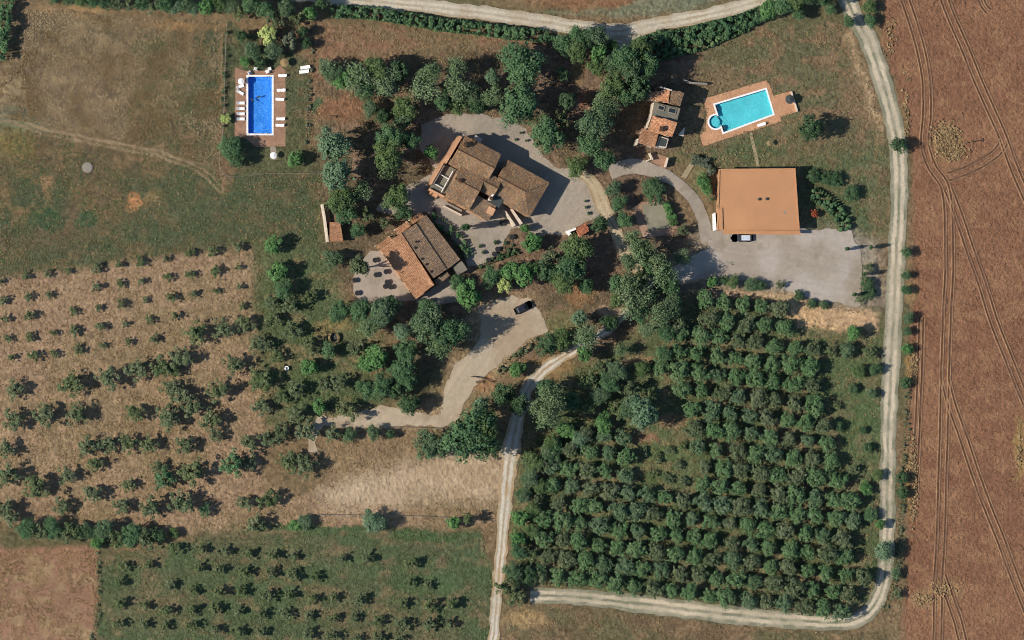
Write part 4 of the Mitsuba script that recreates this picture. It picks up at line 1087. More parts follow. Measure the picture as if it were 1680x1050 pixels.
# ---- the flat-roofed hall
hall = thing('flat_roofed_hall', 'square hall with a wide flat orange roof beside the grey parking yard', 'building')
hc = [P(u, v, 4.0)[:2] for u, v in ((1179, 278), (1304, 276.5), (1311, 378), (1176, 378))]
wi = shrink(hc, 0.4)
part(hall, 'wall', mikit.ply(prism(wi, 0, 3.75), 'plaster'))
part(hall, 'roof', mikit.ply(prism(hc, 3.75, 4.0), 'flat_roof_mat'))
ho = Polygon(hc)
ring = ho.buffer(0.05, join_style='mitre').difference(ho.buffer(-0.22, join_style='mitre'))
m = trimesh.creation.extrude_polygon(ring, 0.3, engine='earcut')
m.apply_translation([0, 0, 3.9])
part(hall, 'parapet', mikit.ply(m, 'flat_roof_mat'))
for u, v in ((1245, 327), (1257.5, 326.5)):
    x, y = G(u, v, 4.2)
    part(hall, 'roof_vent', mikit.ply(join([trimesh.creation.cylinder(0.26, 0.35, sections=12, transform=trimesh.transformations.translation_matrix([x, y, 4.17])), trimesh.creation.cone(0.36, 0.25, sections=12, transform=trimesh.transformations.translation_matrix([x, y, 4.34]))]), 'tar_dark'))
x, y = G(1287, 349, 4.0)
part(hall, 'roof_drain', mikit.ply(trimesh.creation.cylinder(0.35, 0.06, sections=14, transform=trimesh.transformations.translation_matrix([x, y, 4.03])), 'stone_grey'))
q = [P(u, v, 4.6)[:2] for u, v in ((1178.5, 342), (1185, 342), (1186, 376), (1179.5, 376))]
part(hall, 'roof_curb', mikit.ply(prism(q, 4.0, 4.3), 'flat_roof_mat'), 'raised roof curb')
q = [P(u, v, 2.2)[:2] for u, v in ((1171, 350), (1173.5, 349), (1175, 378), (1172, 378))]
part(hall, 'side_wall', mikit.ply(prism(q, 0, 2.4), 'white_paint'), 'white side wall')
q = [P(u, v, 2.6)[:2] for u, v in ((1186, 378.5), (1312, 379), (1313, 385), (1186, 384))]
part(hall, 'canopy', mikit.ply(prism(q, 2.7, 2.85), 'flat_roof_mat'))
wc = ccw(wi)
for i in range(4):
    a, b = np.array(wc[i]), np.array(wc[(i + 1) % 4])
    if a[1] < 25 and b[1] < 25:
        for f in (0.2, 0.5, 0.8):
            door(hall, a, b, f, 2.8, 2.5, 'garage_door')
    else:
        for f in (0.2, 0.4, 0.6, 0.8):
            window(hall, a, b, f, 1.9)
NOGO.append(ho.buffer(0.5))

# ---- the small villa
villa = thing('villa', 'small salmon villa of stepped orange roofs west of the turquoise pool', 'house')
def vq(pts, z):
    return [P(u, v, z) for u, v in pts]


def block(pts, z, wmat='plaster_pale', inset=0.25):
    xy = shrink([p[:2] for p in vq(pts, z)], inset)
    part(villa, 'wall', mikit.ply(prism(xy, 0, z - 0.15), wmat))
    NOGO.append(Polygon(xy))
    return xy


A = [(1066, 164), (1067, 151), (1098, 147.5), (1095, 170)]
block(A, 5.6)
a, b, c, d = vq(A, 5.8)
roof_plane(villa, [a, b, c + [0, 0, 0.9], d + [0, 0, 0.9]], 'villa')
Bq = [(1122, 153), (1115, 175), (1096, 170), (1101, 148)]
xy = block(Bq, 5.6)
a, b, c, d = vq(Bq, 5.8)
roof_plane(villa, [a, b, c + [0, 0, 0.6], d + [0, 0, 0.6]], 'brown')
openings(villa, xy, (1.6, 4.2))
Cq = [(1073, 168), (1116, 178), (1110, 201), (1069, 190)]
xy = block(Cq, 4.9, inset=0.02)
part(villa, 'terrace', mikit.ply(prism(xy, 4.76, 4.9), 'terrace_grey'))
for c in ([(1080, 172), (1091, 175), (1089, 183), (1078, 180)], [(1097, 176), (1110, 179), (1108, 188), (1095, 185)]):
    q = [p[:2] for p in vq(c, 5.2)]
    k = part(villa, 'skylight', mikit.ply(prism(q, 4.9, 5.15), 'stone_grey'))
    part(k, 'pane', mikit.ply(prism(shrink(q, 0.2), 5.15, 5.18), 'window_glass'))
Dq = [(1063, 214), (1071, 190), (1110, 202), (1101, 226)]
xy = block(Dq, 5.6)
openings(villa, xy, (1.6, 4.2))
a, b, c, d = vq(Dq, 5.7)
roof_plane(villa, [a, b, c + [0, 0, 0.8], d + [0, 0, 0.8]], 'villa')
Eq = [(1046, 234), (1053, 211), (1080, 219), (1073, 243)]
xy = block(Eq, 3.9)
openings(villa, xy, (1.6,))
a, b, c, d = vq(Eq, 4.0)
roof_plane(villa, [a, b, c + [0, 0, 0.6], d + [0, 0, 0.6]], 'orange')
Fq = [(1081, 221), (1099, 227), (1094, 245), (1075, 242)]
xy = block(Fq, 3.9)
part(villa, 'flat_roof', mikit.ply(prism(shrink([p[:2] for p in vq(Fq, 3.9)], 0.5), 3.75, 3.83), 'tar_dark'), 'dark flat roof')
chimney(villa, 1084, 212, 6.0, 1.3, 0.6, 1.0, 16)
for a, b, h in (((1060, 213), (1071, 181), 3.4), ((1066, 251), (1071, 262), 1.6), ((1061, 264), (1068, 261), 1.2), ((1092, 274), (1096, 259), 1.9), ((1044, 238), (1047, 228), 4.2), ((1082, 143), (1102, 149), 6.9)):
    p, q = G(*a, h), G(*b, h)
    part(villa, 'garden_wall', mikit.ply(wallrun([p, q], 0.3, 0, h), 'plaster_pale'))
q = Gs([(1070, 250), (1096, 258), (1091, 277), (1066, 264)])
part(villa, 'porch_floor', mikit.ply(prism(q, 0, 0.2), 'deck_brown'))
NOGO.append(Polygon(q))
t = thing('sun_sail', 'small pale pink triangular sun sail east of the villa', 'sun sail')
a, b, c = P(1112, 222, 2.6), P(1121, 224, 2.3), P(1124, 208, 2.8)
part(t, 'cloth', mikit.ply((np.array([a, b, c, a - [0, 0, .03], b - [0, 0, .03], c - [0, 0, .03]]), np.array([[0, 1, 2], [3, 5, 4], [0, 3, 4], [0, 4, 1], [1, 4, 5], [1, 5, 2], [2, 5, 3], [2, 3, 0]])), 'plaster_pale'))
for p in (a, b, c):
    part(t, 'pole', mikit.ply(tube([[p[0], p[1], 0], [p[0], p[1], 1], p + [0, 0, .1]], [0.05, 0.05, 0.04]), 'dark_metal'))
t = thing('retaining_wall', 'pale stone retaining wall north of the villa', 'wall')
part(t, 'stonework', mikit.ply(wallrun([G(1120, 131, 1), G(1132, 136, 1), G(1160, 138, 1)], 0.45, 0, 1.3), 'stone_grey'))

# ---- shed with long lit wall, left of the western trees
shed = thing('garden_shed', 'small orange tiled shed with a long pale wall by the western trees', 'shed')
q = [(541, 365), (541, 397), (563, 396), (558, 365)]
a, b, c, d = [P(u, v, 2.3) for u, v in q]
roof_plane(shed, [a, b, c + [0, 0, 0.35], d + [0, 0, 0.35]], 'orange', 0.12)
xy = shrink([p[:2] for p in (a, b, c, d)], 0.2)
part(shed, 'wall', mikit.ply(prism(xy, 0, 2.1), 'plaster'))
openings(shed, xy, (1.3,))
NOGO.append(Polygon(xy))
part(shed, 'side_wall', mikit.ply(wallrun([G(529, 335, 1.6), G(533, 358, 1.6), G(538, 397, 1.6)], 0.4, 0, 1.9), 'plaster_pale'), 'long pale side wall')
q = Gs([(531, 338), (538, 338), (543, 366), (536, 366)])
part(shed, 'yard_floor', mikit.ply(prism(q, 0, 0.12), 'flat_roof_mat'))

kiosk = thing('tiled_kiosk', 'tiny reddish tiled kiosk with a white end at the edge of the gravel court', 'shed')
q = [(951, 389), (967, 378), (960, 366), (944, 376)]
a, b, c, d = [P(u, v, 2.4) for u, v in q]
roof_plane(kiosk, [a, b, c + [0, 0, 0.5], d + [0, 0, 0.5]], 'red', 0.12)
xy = shrink([p[:2] for p in (a, b, c, d)], 0.25)
part(kiosk, 'wall', mikit.ply(prism(xy, 0, 2.25), 'plaster'))
door(kiosk, ccw(xy)[0], ccw(xy)[1], 0.5)
NOGO.append(Polygon(xy))
part(kiosk, 'white_end', mikit.ply(wallrun([G(945, 375, 2), G(932, 380, 2), G(936, 385, 2)], 0.5, 0, 2.2), 'white_paint'), 'white angled end wall')

# ---- stone ring (old kiln) on the slope
t = thing('stone_ring', 'small roofless stone ring with a dark hollow on the western slope', 'ruin')
cx, cy = G(548, 554, 0.8)
arc = [(cx + 1.15 * math.cos(a), cy + 1.15 * math.sin(a)) for a in np.linspace(2.2, 7.2, 16)]
part(t, 'stonework', mikit.ply(wallrun(arc, 0.4, 0, 0.9), 'bank_mat'))
part(t, 'floor', mikit.ply(prism([(cx + 0.95 * math.cos(a), cy + 0.95 * math.sin(a)) for a in np.linspace(0, 6.0, 14)], 0, 0.05), 'tar_dark'))  # dark disc paints in the shade inside the ring

# ================================================================ POOLS
def basin(poly, depth):
    pg = poly if isinstance(poly, Polygon) else Polygon(poly)
    fl = sheet(pg, -depth)
    c = np.array(pg.exterior.coords)
    n = len(c)
    V = np.vstack([np.c_[c, np.full(n, 0.0)], np.c_[c, np.full(n, -depth)]])
    i = np.arange(n - 1)
    return join([fl, trimesh.Trimesh(V, np.vstack([np.c_[i, i + 1, i + 1 + n], np.c_[i, i + 1 + n, i + n]]), process=False)])


def coping(pg, w, z0, z1):
    r = pg.buffer(w, join_style='mitre').difference(pg)
    m = trimesh.creation.extrude_polygon(r, z1 - z0, engine='earcut')
    m.apply_translation([0, 0, z0])
    return m


pool = thing('swimming_pool', 'long bright blue rectangular pool with a white rim at the upper left', 'swimming pool')
bp = Polygon(BLUE_W)
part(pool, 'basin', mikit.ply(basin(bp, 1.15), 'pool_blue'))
part(pool, 'rim', mikit.ply(coping(bp, 0.42, 0.0, 0.14), 'white_paint'))
part(pool, 'water', mikit.ply(sheet(bp.buffer(-0.01), -0.10), 'pool_surface'))
for n, (u, v) in enumerate(((441, 127.5), (441, 217.5))):
    x, y = G(u, v, 0.5)
    part(pool, 'ladder', mikit.ply(join([tube([[x + d, y - 0.6, -0.6], [x + d, y - 0.1, 0.7], [x + d, y + 0.5, 0.1]], [0.03] * 3) for d in (-0.25, 0.25)]), 'dark_metal'))
dk = ragged(Gs([(386, 111), (402, 116), (448, 116), (459, 107), (468, 116), (469, 240), (420, 241), (404, 228), (385, 222)]), 0.05, 3).difference(bp.buffer(0.41, join_style='mitre'))
struct('pool_deck', 'reddish brown paving around the blue pool', mikit.ply(sheet(dk, 0.04), 'deck_brown'))
NOGO.append(Polygon(dk.exterior))

pool2 = thing('swimming_pool', 'turquoise pool with rounded entry steps and white rim on the terracotta terrace', 'swimming pool')
tp = TURQ_HOLE
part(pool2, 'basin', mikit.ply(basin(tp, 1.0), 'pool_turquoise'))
part(pool2, 'rim', mikit.ply(coping(tp, 0.38, 0.0, 0.12), 'white_paint'))
part(pool2, 'water', mikit.ply(sheet(tp.buffer(-0.01), -0.10), 'pool_surface'))
tq = Polygon(TURQ_W)
for rr, z in ((1.5, -0.65), (1.1, -0.4)):
    st = shapely.Point(stepc).buffer(rr).intersection(tp).difference(tq.buffer(-0.05))
    g = max(getattr(st, 'geoms', [st]), key=lambda s: s.area)
    m = trimesh.creation.extrude_polygon(g.buffer(-0.02), 0.98 + z, engine='earcut')
    m.apply_translation([0, 0, -0.99])
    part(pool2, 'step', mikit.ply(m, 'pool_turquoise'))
for u, v in ((1173.5, 178), (1184, 209)):
    x, y = G(u, v, 0.1)
    part(pool2, 'skimmer', {**mikit.ply(bx(-0.45, 0.45, -0.3, 0.3, -0.95, -0.2), 'tar_dark'), 'to_world': T().translate([float(x) + 0.5, float(y), 0]).rotate([0, 0, 1], -72)})
dk = ragged(Gs([(1153, 162), (1170, 158), (1257, 131.5), (1263, 139), (1269, 157), (1297, 149.5), (1308, 183), (1281, 192), (1282, 199), (1153, 240), (1148, 222), (1157, 214), (1160, 184)]), 0.04, 4).difference(tp.buffer(0.37, join_style='mitre'))
struct('pool_deck', 'terracotta paved terrace around the turquoise pool', mikit.ply(sheet(dk, 0.04), 'deck_terracotta'))
NOGO.append(Polygon(max(getattr(dk, 'geoms', [dk]), key=lambda s: s.area).exterior))
t = thing('garden_wall', 'low white wall at the east end of the terracotta terrace', 'wall')
part(t, 'stonework', mikit.ply(wallrun([G(1298, 150, .4), G(1308, 183, .4)], 0.35, 0, 0.6), 'plaster_pale'))

# ---- loungers, parasols, tables
def shift(u, v, ang, s=1.0, z=0.04):
    x, y = G(u, v, 0.4)
    return T().translate([float(x), float(y), z]).rotate([0, 0, 1], ang).scale([s, s, s])


LOUNGE = {'frame': mikit.ply(join([bx(-0.95, 0.95, -0.34, -0.28, 0.24, 0.30), bx(-0.95, 0.95, 0.28, 0.34, 0.24, 0.30), bx(-0.95, -0.89, -0.28, 0.28, 0.24, 0.30), bx(0.89, 0.95, -0.28, 0.28, 0.24, 0.30)]), 'white_paint'),
          'seat': mikit.ply(bx(-0.93, 0.30, -0.30, 0.30, 0.30, 0.38), 'cushion_white'),
          'backrest': mikit.ply(hull([(0.31, y, z) for y in (-0.3, 0.3) for z in (0.31, 0.39)] + [(0.98, y, z) for y in (-0.3, 0.3) for z in (0.66, 0.74)]), 'cushion_white')}
LEGS = [mikit.ply(bx(x, x + 0.06, y, y + 0.06, 0, 0.24), 'white_paint') for x in (-0.85, 0.75) for y in (-0.34, 0.28)]


def lounger(u, v, ang, label, group, s=1.0, z=0.04):
    k = thing('sun_lounger', label, 'sun lounger', group)
    M = shift(u, v, ang, s, z)
    for n, sh in LOUNGE.items():
        part(k, n, {**sh, 'to_world': M})
    for sh in LEGS:
        part(k, 'leg', {**sh, 'to_world': M})


for i, (u, v, a) in enumerate(((394, 142, 200), (394, 151.5, 150), (395, 169, 180), (395, 178, 180), (395, 186.5, 178), (395, 195, 180))):
    lounger(u, v, a, f'white sun lounger, {ORD[i]} from the north on the west side of the blue pool', 'loungers around the blue pool')
for i, (u, v, a) in enumerate(((463, 124, 0), (461, 148, 3), (459, 163, -3), (460, 195, 0), (459, 205.5, 0))):
    lounger(u, v, a, f'white sun lounger, {ORD[i]} from the north on the east side of the blue pool', 'loungers around the blue pool')
lounger(500.5, 110.5, 10, 'northern one of two white loungers on the lawn east of the blue pool', 'loungers around the blue pool', 1.15, 0)
lounger(498.5, 117.5, 8, 'southern one of two white loungers on the lawn east of the blue pool', 'loungers around the blue pool', 1.15, 0)
lounger(1249, 204.5, 18, 'single white sun lounger on the south side of the turquoise pool', None)

CH = {'seat': mikit.ply(bx(-0.26, 0.26, -0.26, 0.26, 0.40, 0.45), 'white_paint'), 'backrest': mikit.ply(bx(-0.26, -0.21, -0.26, 0.26, 0.45, 0.9), 'white_paint')}
CHL = [mikit.ply(bx(x, x + 0.05, y, y + 0.05, 0, 0.40), 'white_paint') for x in (-0.26, 0.21) for y in (-0.26, 0.21)]
for i, (u, v, a) in enumerate(((409, 119.5, 30), (419, 113, 80), (438, 117.5, 120), (442, 113, 100))):
    k = thing('garden_chair', f'white garden chair, {ORD[i]} from the west on the north side of the blue pool', 'chair', 'white chairs north of the blue pool')
    M = shift(u, v, a, 1.5)
    for n, sh in CH.items():
        part(k, n, {**sh, 'to_world': M})
    for sh in CHL:
        part(k, 'leg', {**sh, 'to_world': M})


def parasol(u, v, r, h, mat, label, pole='wood'):
    k = thing('parasol', label, 'parasol')
    x, y = G(u, v, h)
    n = 12
    a = np.arange(n) * 2 * np.pi / n
    V = np.vstack([[[0, 0, h]], np.c_[0.5 * r * np.cos(a), 0.5 * r * np.sin(a), np.full(n, h - 0.35 * r * 0.5)], np.c_[r * np.cos(a), r * np.sin(a), np.full(n, h - 0.35 * r)]])
    F = []
    for i in range(n):
        j = (i + 1) % n
        F += [[0, 1 + i, 1 + j], [1 + i, 1 + n + i, 1 + n + j], [1 + i, 1 + n + j, 1 + j]]
    M = T().translate([float(x), float(y), 0])
    part(k, 'canopy', {**mikit.ply((V, np.array(F)), mat), 'to_world': M})
    part(k, 'pole', {**mikit.ply(tube([[0, 0, 0], [0, 0, h / 2], [0, 0, h + 0.1]], [0.05, 0.04, 0.03]), pole), 'to_world': M})
    part(k, 'base', {**mikit.ply(trimesh.creation.cylinder(0.3, 0.1, sections=14, transform=trimesh.transformations.translation_matrix([0, 0, 0.06])), 'stone_grey'), 'to_world': M})


parasol(467, 103, 1.0, 2.3, 'straw', 'straw parasol at the north-east corner of the blue pool')
parasol(396, 133.5, 0.75, 1.9, 'cushion_white', 'small round white parasol at the west side of the blue pool')
parasol(449, 255, 0.8, 2.1, 'cushion_white', 'small pale parasol on the path south of the blue pool')
parasol(1296, 163, 1.1, 2.4, 'tar_dark', 'dark parasol on the east end of the terracotta terrace')
parasol(1262, 235, 0.6, 1.8, 'straw', 'small straw parasol on the lawn south of the turquoise pool')

TB = {'top': mikit.ply(trimesh.creation.cylinder(0.62, 0.05, sections=18, transform=trimesh.transformations.translation_matrix([0, 0, 0.74])), 'dark_metal'),
      'column': mikit.ply(trimesh.creation.cylinder(0.06, 0.7, sections=8, transform=trimesh.transformations.translation_matrix([0, 0, 0.37])), 'dark_metal'),
      'base': mikit.ply(trimesh.creation.cylinder(0.3, 0.05, sections=14, transform=trimesh.transformations.translation_matrix([0, 0, 0.03])), 'dark_metal')}


def tables(pts, place, z):
    for i, (u, v) in enumerate(sorted(pts)):
        k = thing('garden_table', f'dark round garden table {place}, {ORD[i]} from the west', 'table', 'round garden tables ' + place)
        M = shift(u, v, 0, 1.0, z)
        for n, sh in TB.items():
            part(k, n, {**sh, 'to_world': M})


tables([(615, 427), (617, 451), (633, 446), (586, 481), (582, 460), (635, 463), (632, 470), (641, 471)], 'on the west patio of the barn', 0.09)
tables([(709, 493)], 'on the south-east patio of the barn', 0.11)
tables([(840, 389), (816, 409), (811, 417), (801, 427), (823, 367), (829, 364), (714, 345)], 'in the garden between barn and farmhouse', 0.03)
SHR = ((813, 398, 7), (830, 399, 6), (788, 404, 6), (854, 218, 4), (846, 229, 4), (863, 231, 4), (962, 340, 5), (966, 350, 5), (961, 330, 4), (793, 414, 6))
for u, v, r in SHR:
    x, y = G(u, v, 0.6)
    tree('potted_shrub', 'shrub', 'dark', x, y, r / 7 * 0.62, 0.8 + 0.1 * (u % 5), ('low dark shrub on the gravel ' + ('in the garden between barn and farmhouse, ' if u < 840 else 'north of the farmhouse, ' if v < 300 else 'beside the tiled kiosk, ') + ORD[sorted(q[1 if v > 300 and u > 900 else 0] for q in SHR if (q[0] < 840, q[1] < 300) == (u < 840, v < 300)).index(v if v > 300 and u > 900 else u)] + (' from north' if v > 300 and u > 900 else ' from west')), 'low shrubs on the gravel')

# ---- benches and small things
BN = {'seat': mikit.ply(join([bx(-0.9, 0.9, y, y + 0.13, 0.42, 0.46) for y in (-0.22, -0.05, 0.12)]), 'wood'), 'backrest': mikit.ply(bx(-0.9, 0.9, 0.27, 0.31, 0.5, 0.85), 'wood'), 'leg': mikit.ply(bx(-0.8, -0.72, -0.22, 0.3, 0, 0.42), 'wood'), 'leg_b': mikit.ply(bx(0.72, 0.8, -0.22, 0.3, 0, 0.42), 'wood')}
for u, v, a, lab in ((787, 627, 4, 'dark wooden bench beside the sandy drive'), (545, 192, 0, 'dark wooden bench on the dry lawn east of the blue pool'), (604, 201, 10, 'dark wooden bench near the round bushes north-west of the farmhouse')):
    k = thing('bench', lab, 'bench')
    M = shift(u, v, a, 1.0, 0)
    for n, sh in BN.items():
        part(k, n.replace('_b', ''), {**sh, 'to_world': M})
k = thing('log', 'pale felled log lying in the shade of the northern trees', 'log')
a, b = G(898, 139), G(914, 134)
part(k, 'trunk', mikit.ply(tube([[*a, 0.2], [*(a + b) / 2, 0.22], [*b, 0.2]], [0.22, 0.2, 0.16], 8), 'straw'))
k = thing('well_cover', 'round pale concrete disc lying in the left meadow', 'well cover')
x, y = G(143, 275)
part(k, 'ring', mikit.ply(trimesh.creation.cylinder(1.25, 0.35, sections=28, transform=trimesh.transformations.translation_matrix([x, y, 0.16])), 'stone_grey'))
part(k, 'lid', mikit.ply(trimesh.creation.cylinder(1.0, 0.1, sections=28, transform=trimesh.transformations.translation_matrix([x, y, 0.37])), 'stone_grey'))
k = thing('water_tank', 'small white water tank on the western slope', 'tank')
x, y = G(470, 604, .5)
part(k, 'body', mikit.ply(trimesh.creation.cylinder(0.5, 0.9, sections=18, transform=trimesh.transformations.translation_matrix([x, y, 0.45])), 'white_paint'))
part(k, 'lid', mikit.ply(trimesh.creation.cylinder(0.2, 0.1, sections=12, transform=trimesh.transformations.translation_matrix([x, y, 0.94])), 'stone_grey'))
k = thing('utility_pole', 'thin wooden pole standing in the straw patch of the ploughed field', 'pole')
x, y = G(1582, 235)
part(k, 'post', mikit.ply(tube([[x, y, 0], [x, y, 2], [x, y, 4.2]], [0.12, 0.1, 0.09], 7), 'wood'))
part(k, 'crossarm', mikit.ply(bx(x - 0.06, x + 0.06, y - 0.5, y + 0.5, 3.8, 3.92), 'wood'))
for lab, pts in (('thin wire fence along the west and south sides of the pool lawn', [(371, 38), (368, 120), (366, 200), (364, 284), (440, 285), (526, 284)]), ('thin wire fence along the north of the dry lower slope', [(806, 856), (700, 848), (600, 846), (520, 845)]), ('wooden rail fence at the bend of the sandy drive', [(772, 618), (790, 621), (808, 628)]), ('thin wire fence south of the sandy path', [(640, 701), (680, 702), (725, 703)])):
    k = thing('fence', lab, 'fence')
    c = spline(Gs(pts), 0.5)
    s = np.r_[0, np.cumsum(np.linalg.norm(np.diff(c, axis=0), axis=1))]
    for d in np.arange(0, s[-1], 2.4):
        x, y = np.interp(d, s, c[:, 0]), np.interp(d, s, c[:, 1])
        part(k, 'post', mikit.ply(tube([[x, y, 0], [x, y, 0.6], [x, y, 1.15]], [0.05, 0.05, 0.045], 5), 'wood'))
    for h in (0.4, 0.75, 1.08):
        part(k, 'wire', mikit.ply(tube(np.c_[c, np.full(len(c), h)], np.full(len(c), 0.025 if 'rail' not in lab else 0.06), 4), 'stone_grey' if 'rail' not in lab else 'wood'))
for u, v in ((424, 159), (414, 164)):
    k = thing('pool_float', 'dark float drifting in the middle of the blue pool' if u > 420 else 'dark float near the west rim of the blue pool', 'float')
    x, y = G(u, v)
    r = np.random.default_rng(int(u))
    m = trimesh.creation.icosphere(2, 1.0)
    m.apply_scale([0.55, 0.2, 0.07])
    m2 = trimesh.creation.icosphere(2, 0.17)
    m2.apply_scale([1, 1, 0.5])
    M = T().translate([float(x), float(y), -0.04]).rotate([0, 0, 1], 20 if u > 420 else -40)
    part(k, 'mat', {**mikit.ply(m, 'tar_dark', smooth=True), 'to_world': M})
    part(k, 'pillow', {**mikit.ply(m2, 'car_dark', smooth=True), 'to_world': M @ T().translate([0.42, 0, 0.05])})

# ---- cars
def car(u, v, ang, mat, label, z, L=1.0, roofmat=None):
    k = thing('parked_car', label, 'car')
    prof = [(-2.15, 0.32), (-2.24, 0.62), (-2.12, 0.88), (-1.5, 0.97), (0.9, 0.98), (1.75, 0.84), (2.12, 0.68), (2.2, 0.45), (2.12, 0.28)]
    m = trimesh.creation.extrude_polygon(Polygon(prof), 1.74, engine='earcut')
    m = m.subdivide_to_size(0.3)
    V = np.array(m.vertices)
    x, zz, y = V[:, 0], V[:, 1], V[:, 2] - 0.87
    y = y * (1 - 0.16 * (np.abs(x) / 2.2) ** 4) * (1 - 0.10 * np.clip((zz - 0.6) / 0.4, 0, 1) ** 2)
    V = np.c_[x, y, zz]
    F = np.array(m.faces)
    gx, gy = G(u, v, 0.7)
    M = T().translate([float(gx), float(gy), z]).rotate([0, 0, 1], ang).scale([L, 1.0, 1.0])
    part(k, 'body', {**mikit.ply((V, F), mat, smooth=40), 'to_world': M})
    part(k, 'cabin', {**mikit.ply(hull([(x, y, 0.95) for x in (-1.95, 1.0) for y in (-0.76, 0.76)] + [(x, y, 1.44) for x in (-1.6, 0.1) for y in (-0.6, 0.6)]), 'window_glass'), 'to_world': M})
    part(k, 'roof', {**mikit.ply(hull([(x, y, 1.43) for x in (-1.62, 0.12) for y in (-0.62, 0.62)] + [(x, y, 1.49) for x in (-1.5, 0.0) for y in (-0.52, 0.52)]), roofmat or mat), 'to_world': M})
    for sx in (-1.35, 1.35):
        for sy in (-0.8, 0.8):
            w = trimesh.creation.cylinder(0.32, 0.22, sections=20)
            w.apply_transform(trimesh.transformations.rotation_matrix(np.pi / 2, [1, 0, 0]))
            w.apply_translation([sx, sy, 0.32])
            wk = part(k, 'wheel', {**mikit.ply(w, 'rubber'), 'to_world': M})
            h = trimesh.creation.cylinder(0.18, 0.24, sections=14)
            h.apply_transform(trimesh.transformations.rotation_matrix(np.pi / 2, [1, 0, 0]))
            h.apply_translation([sx, sy, 0.32])
            part(wk, 'rim', {**mikit.ply(h, 'stone_grey'), 'to_world': M})
    for sy in (-0.55, 0.55):
        part(k, 'headlight', {**mikit.ply(hull([(2.0, sy - 0.18, 0.62), (2.0, sy + 0.18, 0.62), (2.17, sy - 0.15, 0.62), (2.17, sy + 0.15, 0.62), (2.0, sy - 0.18, 0.76), (2.0, sy + 0.18, 0.76)]), 'lamp_glass'), 'to_world': M})
    for sy in (-0.92, 0.92):
        part(k, 'mirror', {**mikit.ply(bx(0.72, 0.88, sy - 0.1, sy + 0.1, 0.95, 1.08), mat), 'to_world': M})


car(859, 504.5, 27, 'car_dark', 'black car parked on the sandy turning place', 0.07, 1.04)
car(1216.5, 390.5, 181, 'car_silver', 'silver car parked along the south wall of the flat-roofed hall', 0.16, 1.2)

# ================================================================ GRASS, CLODS, STRAW
nogo = unary_union([g.buffer(-0.35) for g in NOGO] + [Polygon(plots_np[k_][0]).buffer(-1.0) for k_ in ('sandy', 'terrace_soil')] + [Polygon(BLUE_W).buffer(0.5), TURQ_HOLE.buffer(0.5)])
shapely.prepare(nogo)


def scatter(plots, n, seed):
    r = np.random.default_rng(seed)
    pg = unary_union([Polygon(plots_np[k][0]).buffer(0) for k in plots]).intersection(sbox(-123, -78, 123, 78))
    shapely.prepare(pg)
    x0, y0, x1, y1 = pg.bounds
    p = r.uniform([x0, y0], [x1, y1], (n * 3, 2))
    keep = shapely.contains_xy(pg, p[:, 0], p[:, 1]) & ~shapely.contains_xy(nogo, p[:, 0], p[:, 1])
    # tufts gather in patches
    keep &= meshkit.noise(np.c_[p * 0.35, np.full(len(p), seed)], 3) + 0.5 * meshkit.noise(np.c_[p * 0.9, np.full(len(p), seed)], 4) > r.uniform(0.3, 1.05, len(p))
    return p[keep][:n]


def tufts(p, s0, s1, hk, seed):
    r = np.random.default_rng(seed)
    n = len(p)
    V = []
    for b in range(3):
        a = r.uniform(0, 6.28, n)
        s = r.uniform(s0, s1, n)
        d = np.c_[np.cos(a), np.sin(a)]
        w = np.c_[-d[:, 1], d[:, 0]]
        z = np.full(n, 0.01)
        V += [np.stack([np.c_[p - w * s[:, None] * 0.45, z], np.c_[p + w * s[:, None] * 0.45, z], np.c_[p + d * s[:, None] * 0.8, s * hk]], 1)]
    V = np.stack(V, 1).reshape(-1, 3)
    return V, np.arange(len(V)).reshape(-1, 3)


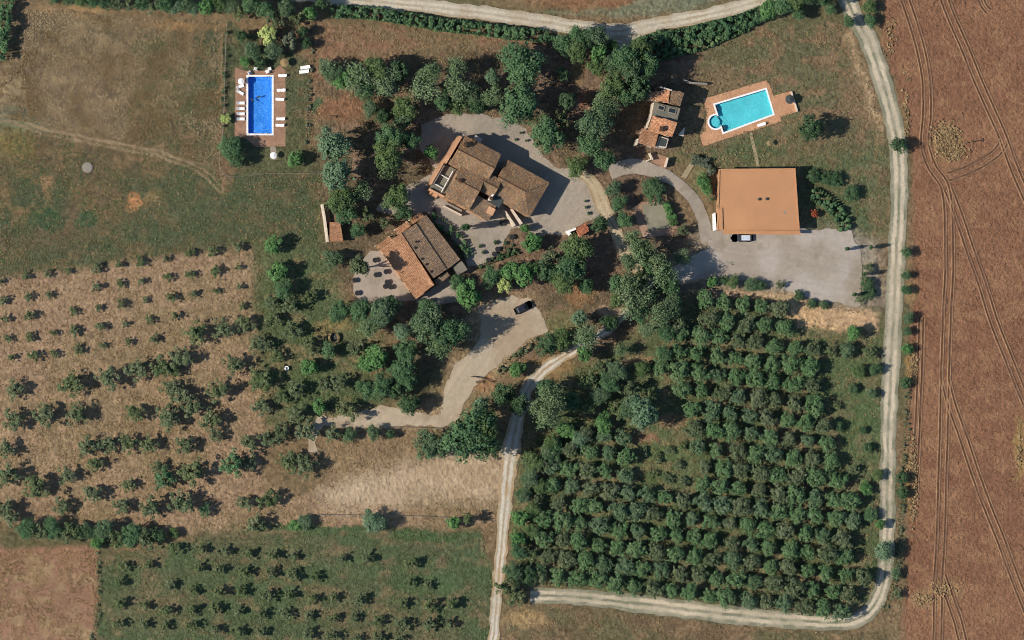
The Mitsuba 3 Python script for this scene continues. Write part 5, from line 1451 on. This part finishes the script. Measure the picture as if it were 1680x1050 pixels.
struct('dry_grass', 'tufts of dry grass and stubble over the fields and lawns', mikit.ply(tufts(np.vstack([scatter(['bare_field'], int(3000 * 1.0), 1), scatter(['olive_soil', 'dry_bank', 'north_lawn', 'terrace_soil', 'meadow'], int(22000 * 1.0), 2), scatter(['garden', 'orchard_soil', 'litter', 'verge'], int(14000 * 1.0), 3)]), 0.12, 0.34, 0.9, 5), 'tuft_dry'), 'stuff')
struct('stubble_straw', 'pale yellow straw stubble standing in the upper left field', mikit.ply(tufts(scatter(['stubble'], int(16000 * 1.0), 4), 0.14, 0.36, 1.0, 8), 'tuft_straw'), 'stuff')
struct('green_grass', 'tufts of green grass and weeds on the meadows and lawns', mikit.ply(tufts(np.vstack([scatter(['meadow_green', 'meadow', 'stubble_green'], int(13000 * 1.0), 11), scatter(['lower_grass', 'slope_grass'], int(14000 * 1.0), 12), scatter(['garden_green', 'clearing', 'east_grass', 'orchard_soil', 'pool_lawn', 'garden'], int(15000 * 1.0), 13)]), 0.12, 0.32, 0.9, 6), 'tuft_green'), 'stuff')
p = scatter(['ploughed'], int(8000 * 1.0), 21)
struct('clods', 'small clods of turned earth over the brown ploughed field', mikit.ply(tufts(p, 0.10, 0.24, 0.7, 7), 'soil_mat'), 'stuff')
r = np.random.default_rng(31)
SP = []
for (u, v), (rx, ry), n in (((1552, 226), (22, 26), 700), ((1562, 250), (24, 14), 350), ((1545, 966), (18, 12), 90), ((1516, 982), (22, 7), 60), ((1672, 735), (5, 50), 50), ((1497, 600), (6, 30), 260), ((1497, 790), (8, 70), 600), ((1460, 60), (10, 40), 90), ((1486, 190), (6, 60), 120)):
    q = r.normal(size=(n, 2)) * 0.45
    SP.append(np.array([G(u, v)]) + q * np.array([rx, ry]) / 7)
SP = np.vstack(SP)
SP = SP[~shapely.contains_xy(nogo, SP[:, 0], SP[:, 1])]
V, F = quads(np.c_[SP, r.uniform(0.03, 0.35, len(SP))], r.normal(size=(len(SP), 3)) * 0.6 + [0, 0, 1], np.full(len(SP), 0.34), r)
V[:, 2] = np.maximum(V[:, 2], 0.015)
struct('loose_straw', 'pale scattered straw lying on the ploughed field', mikit.ply((V, F), 'straw'), 'stuff')
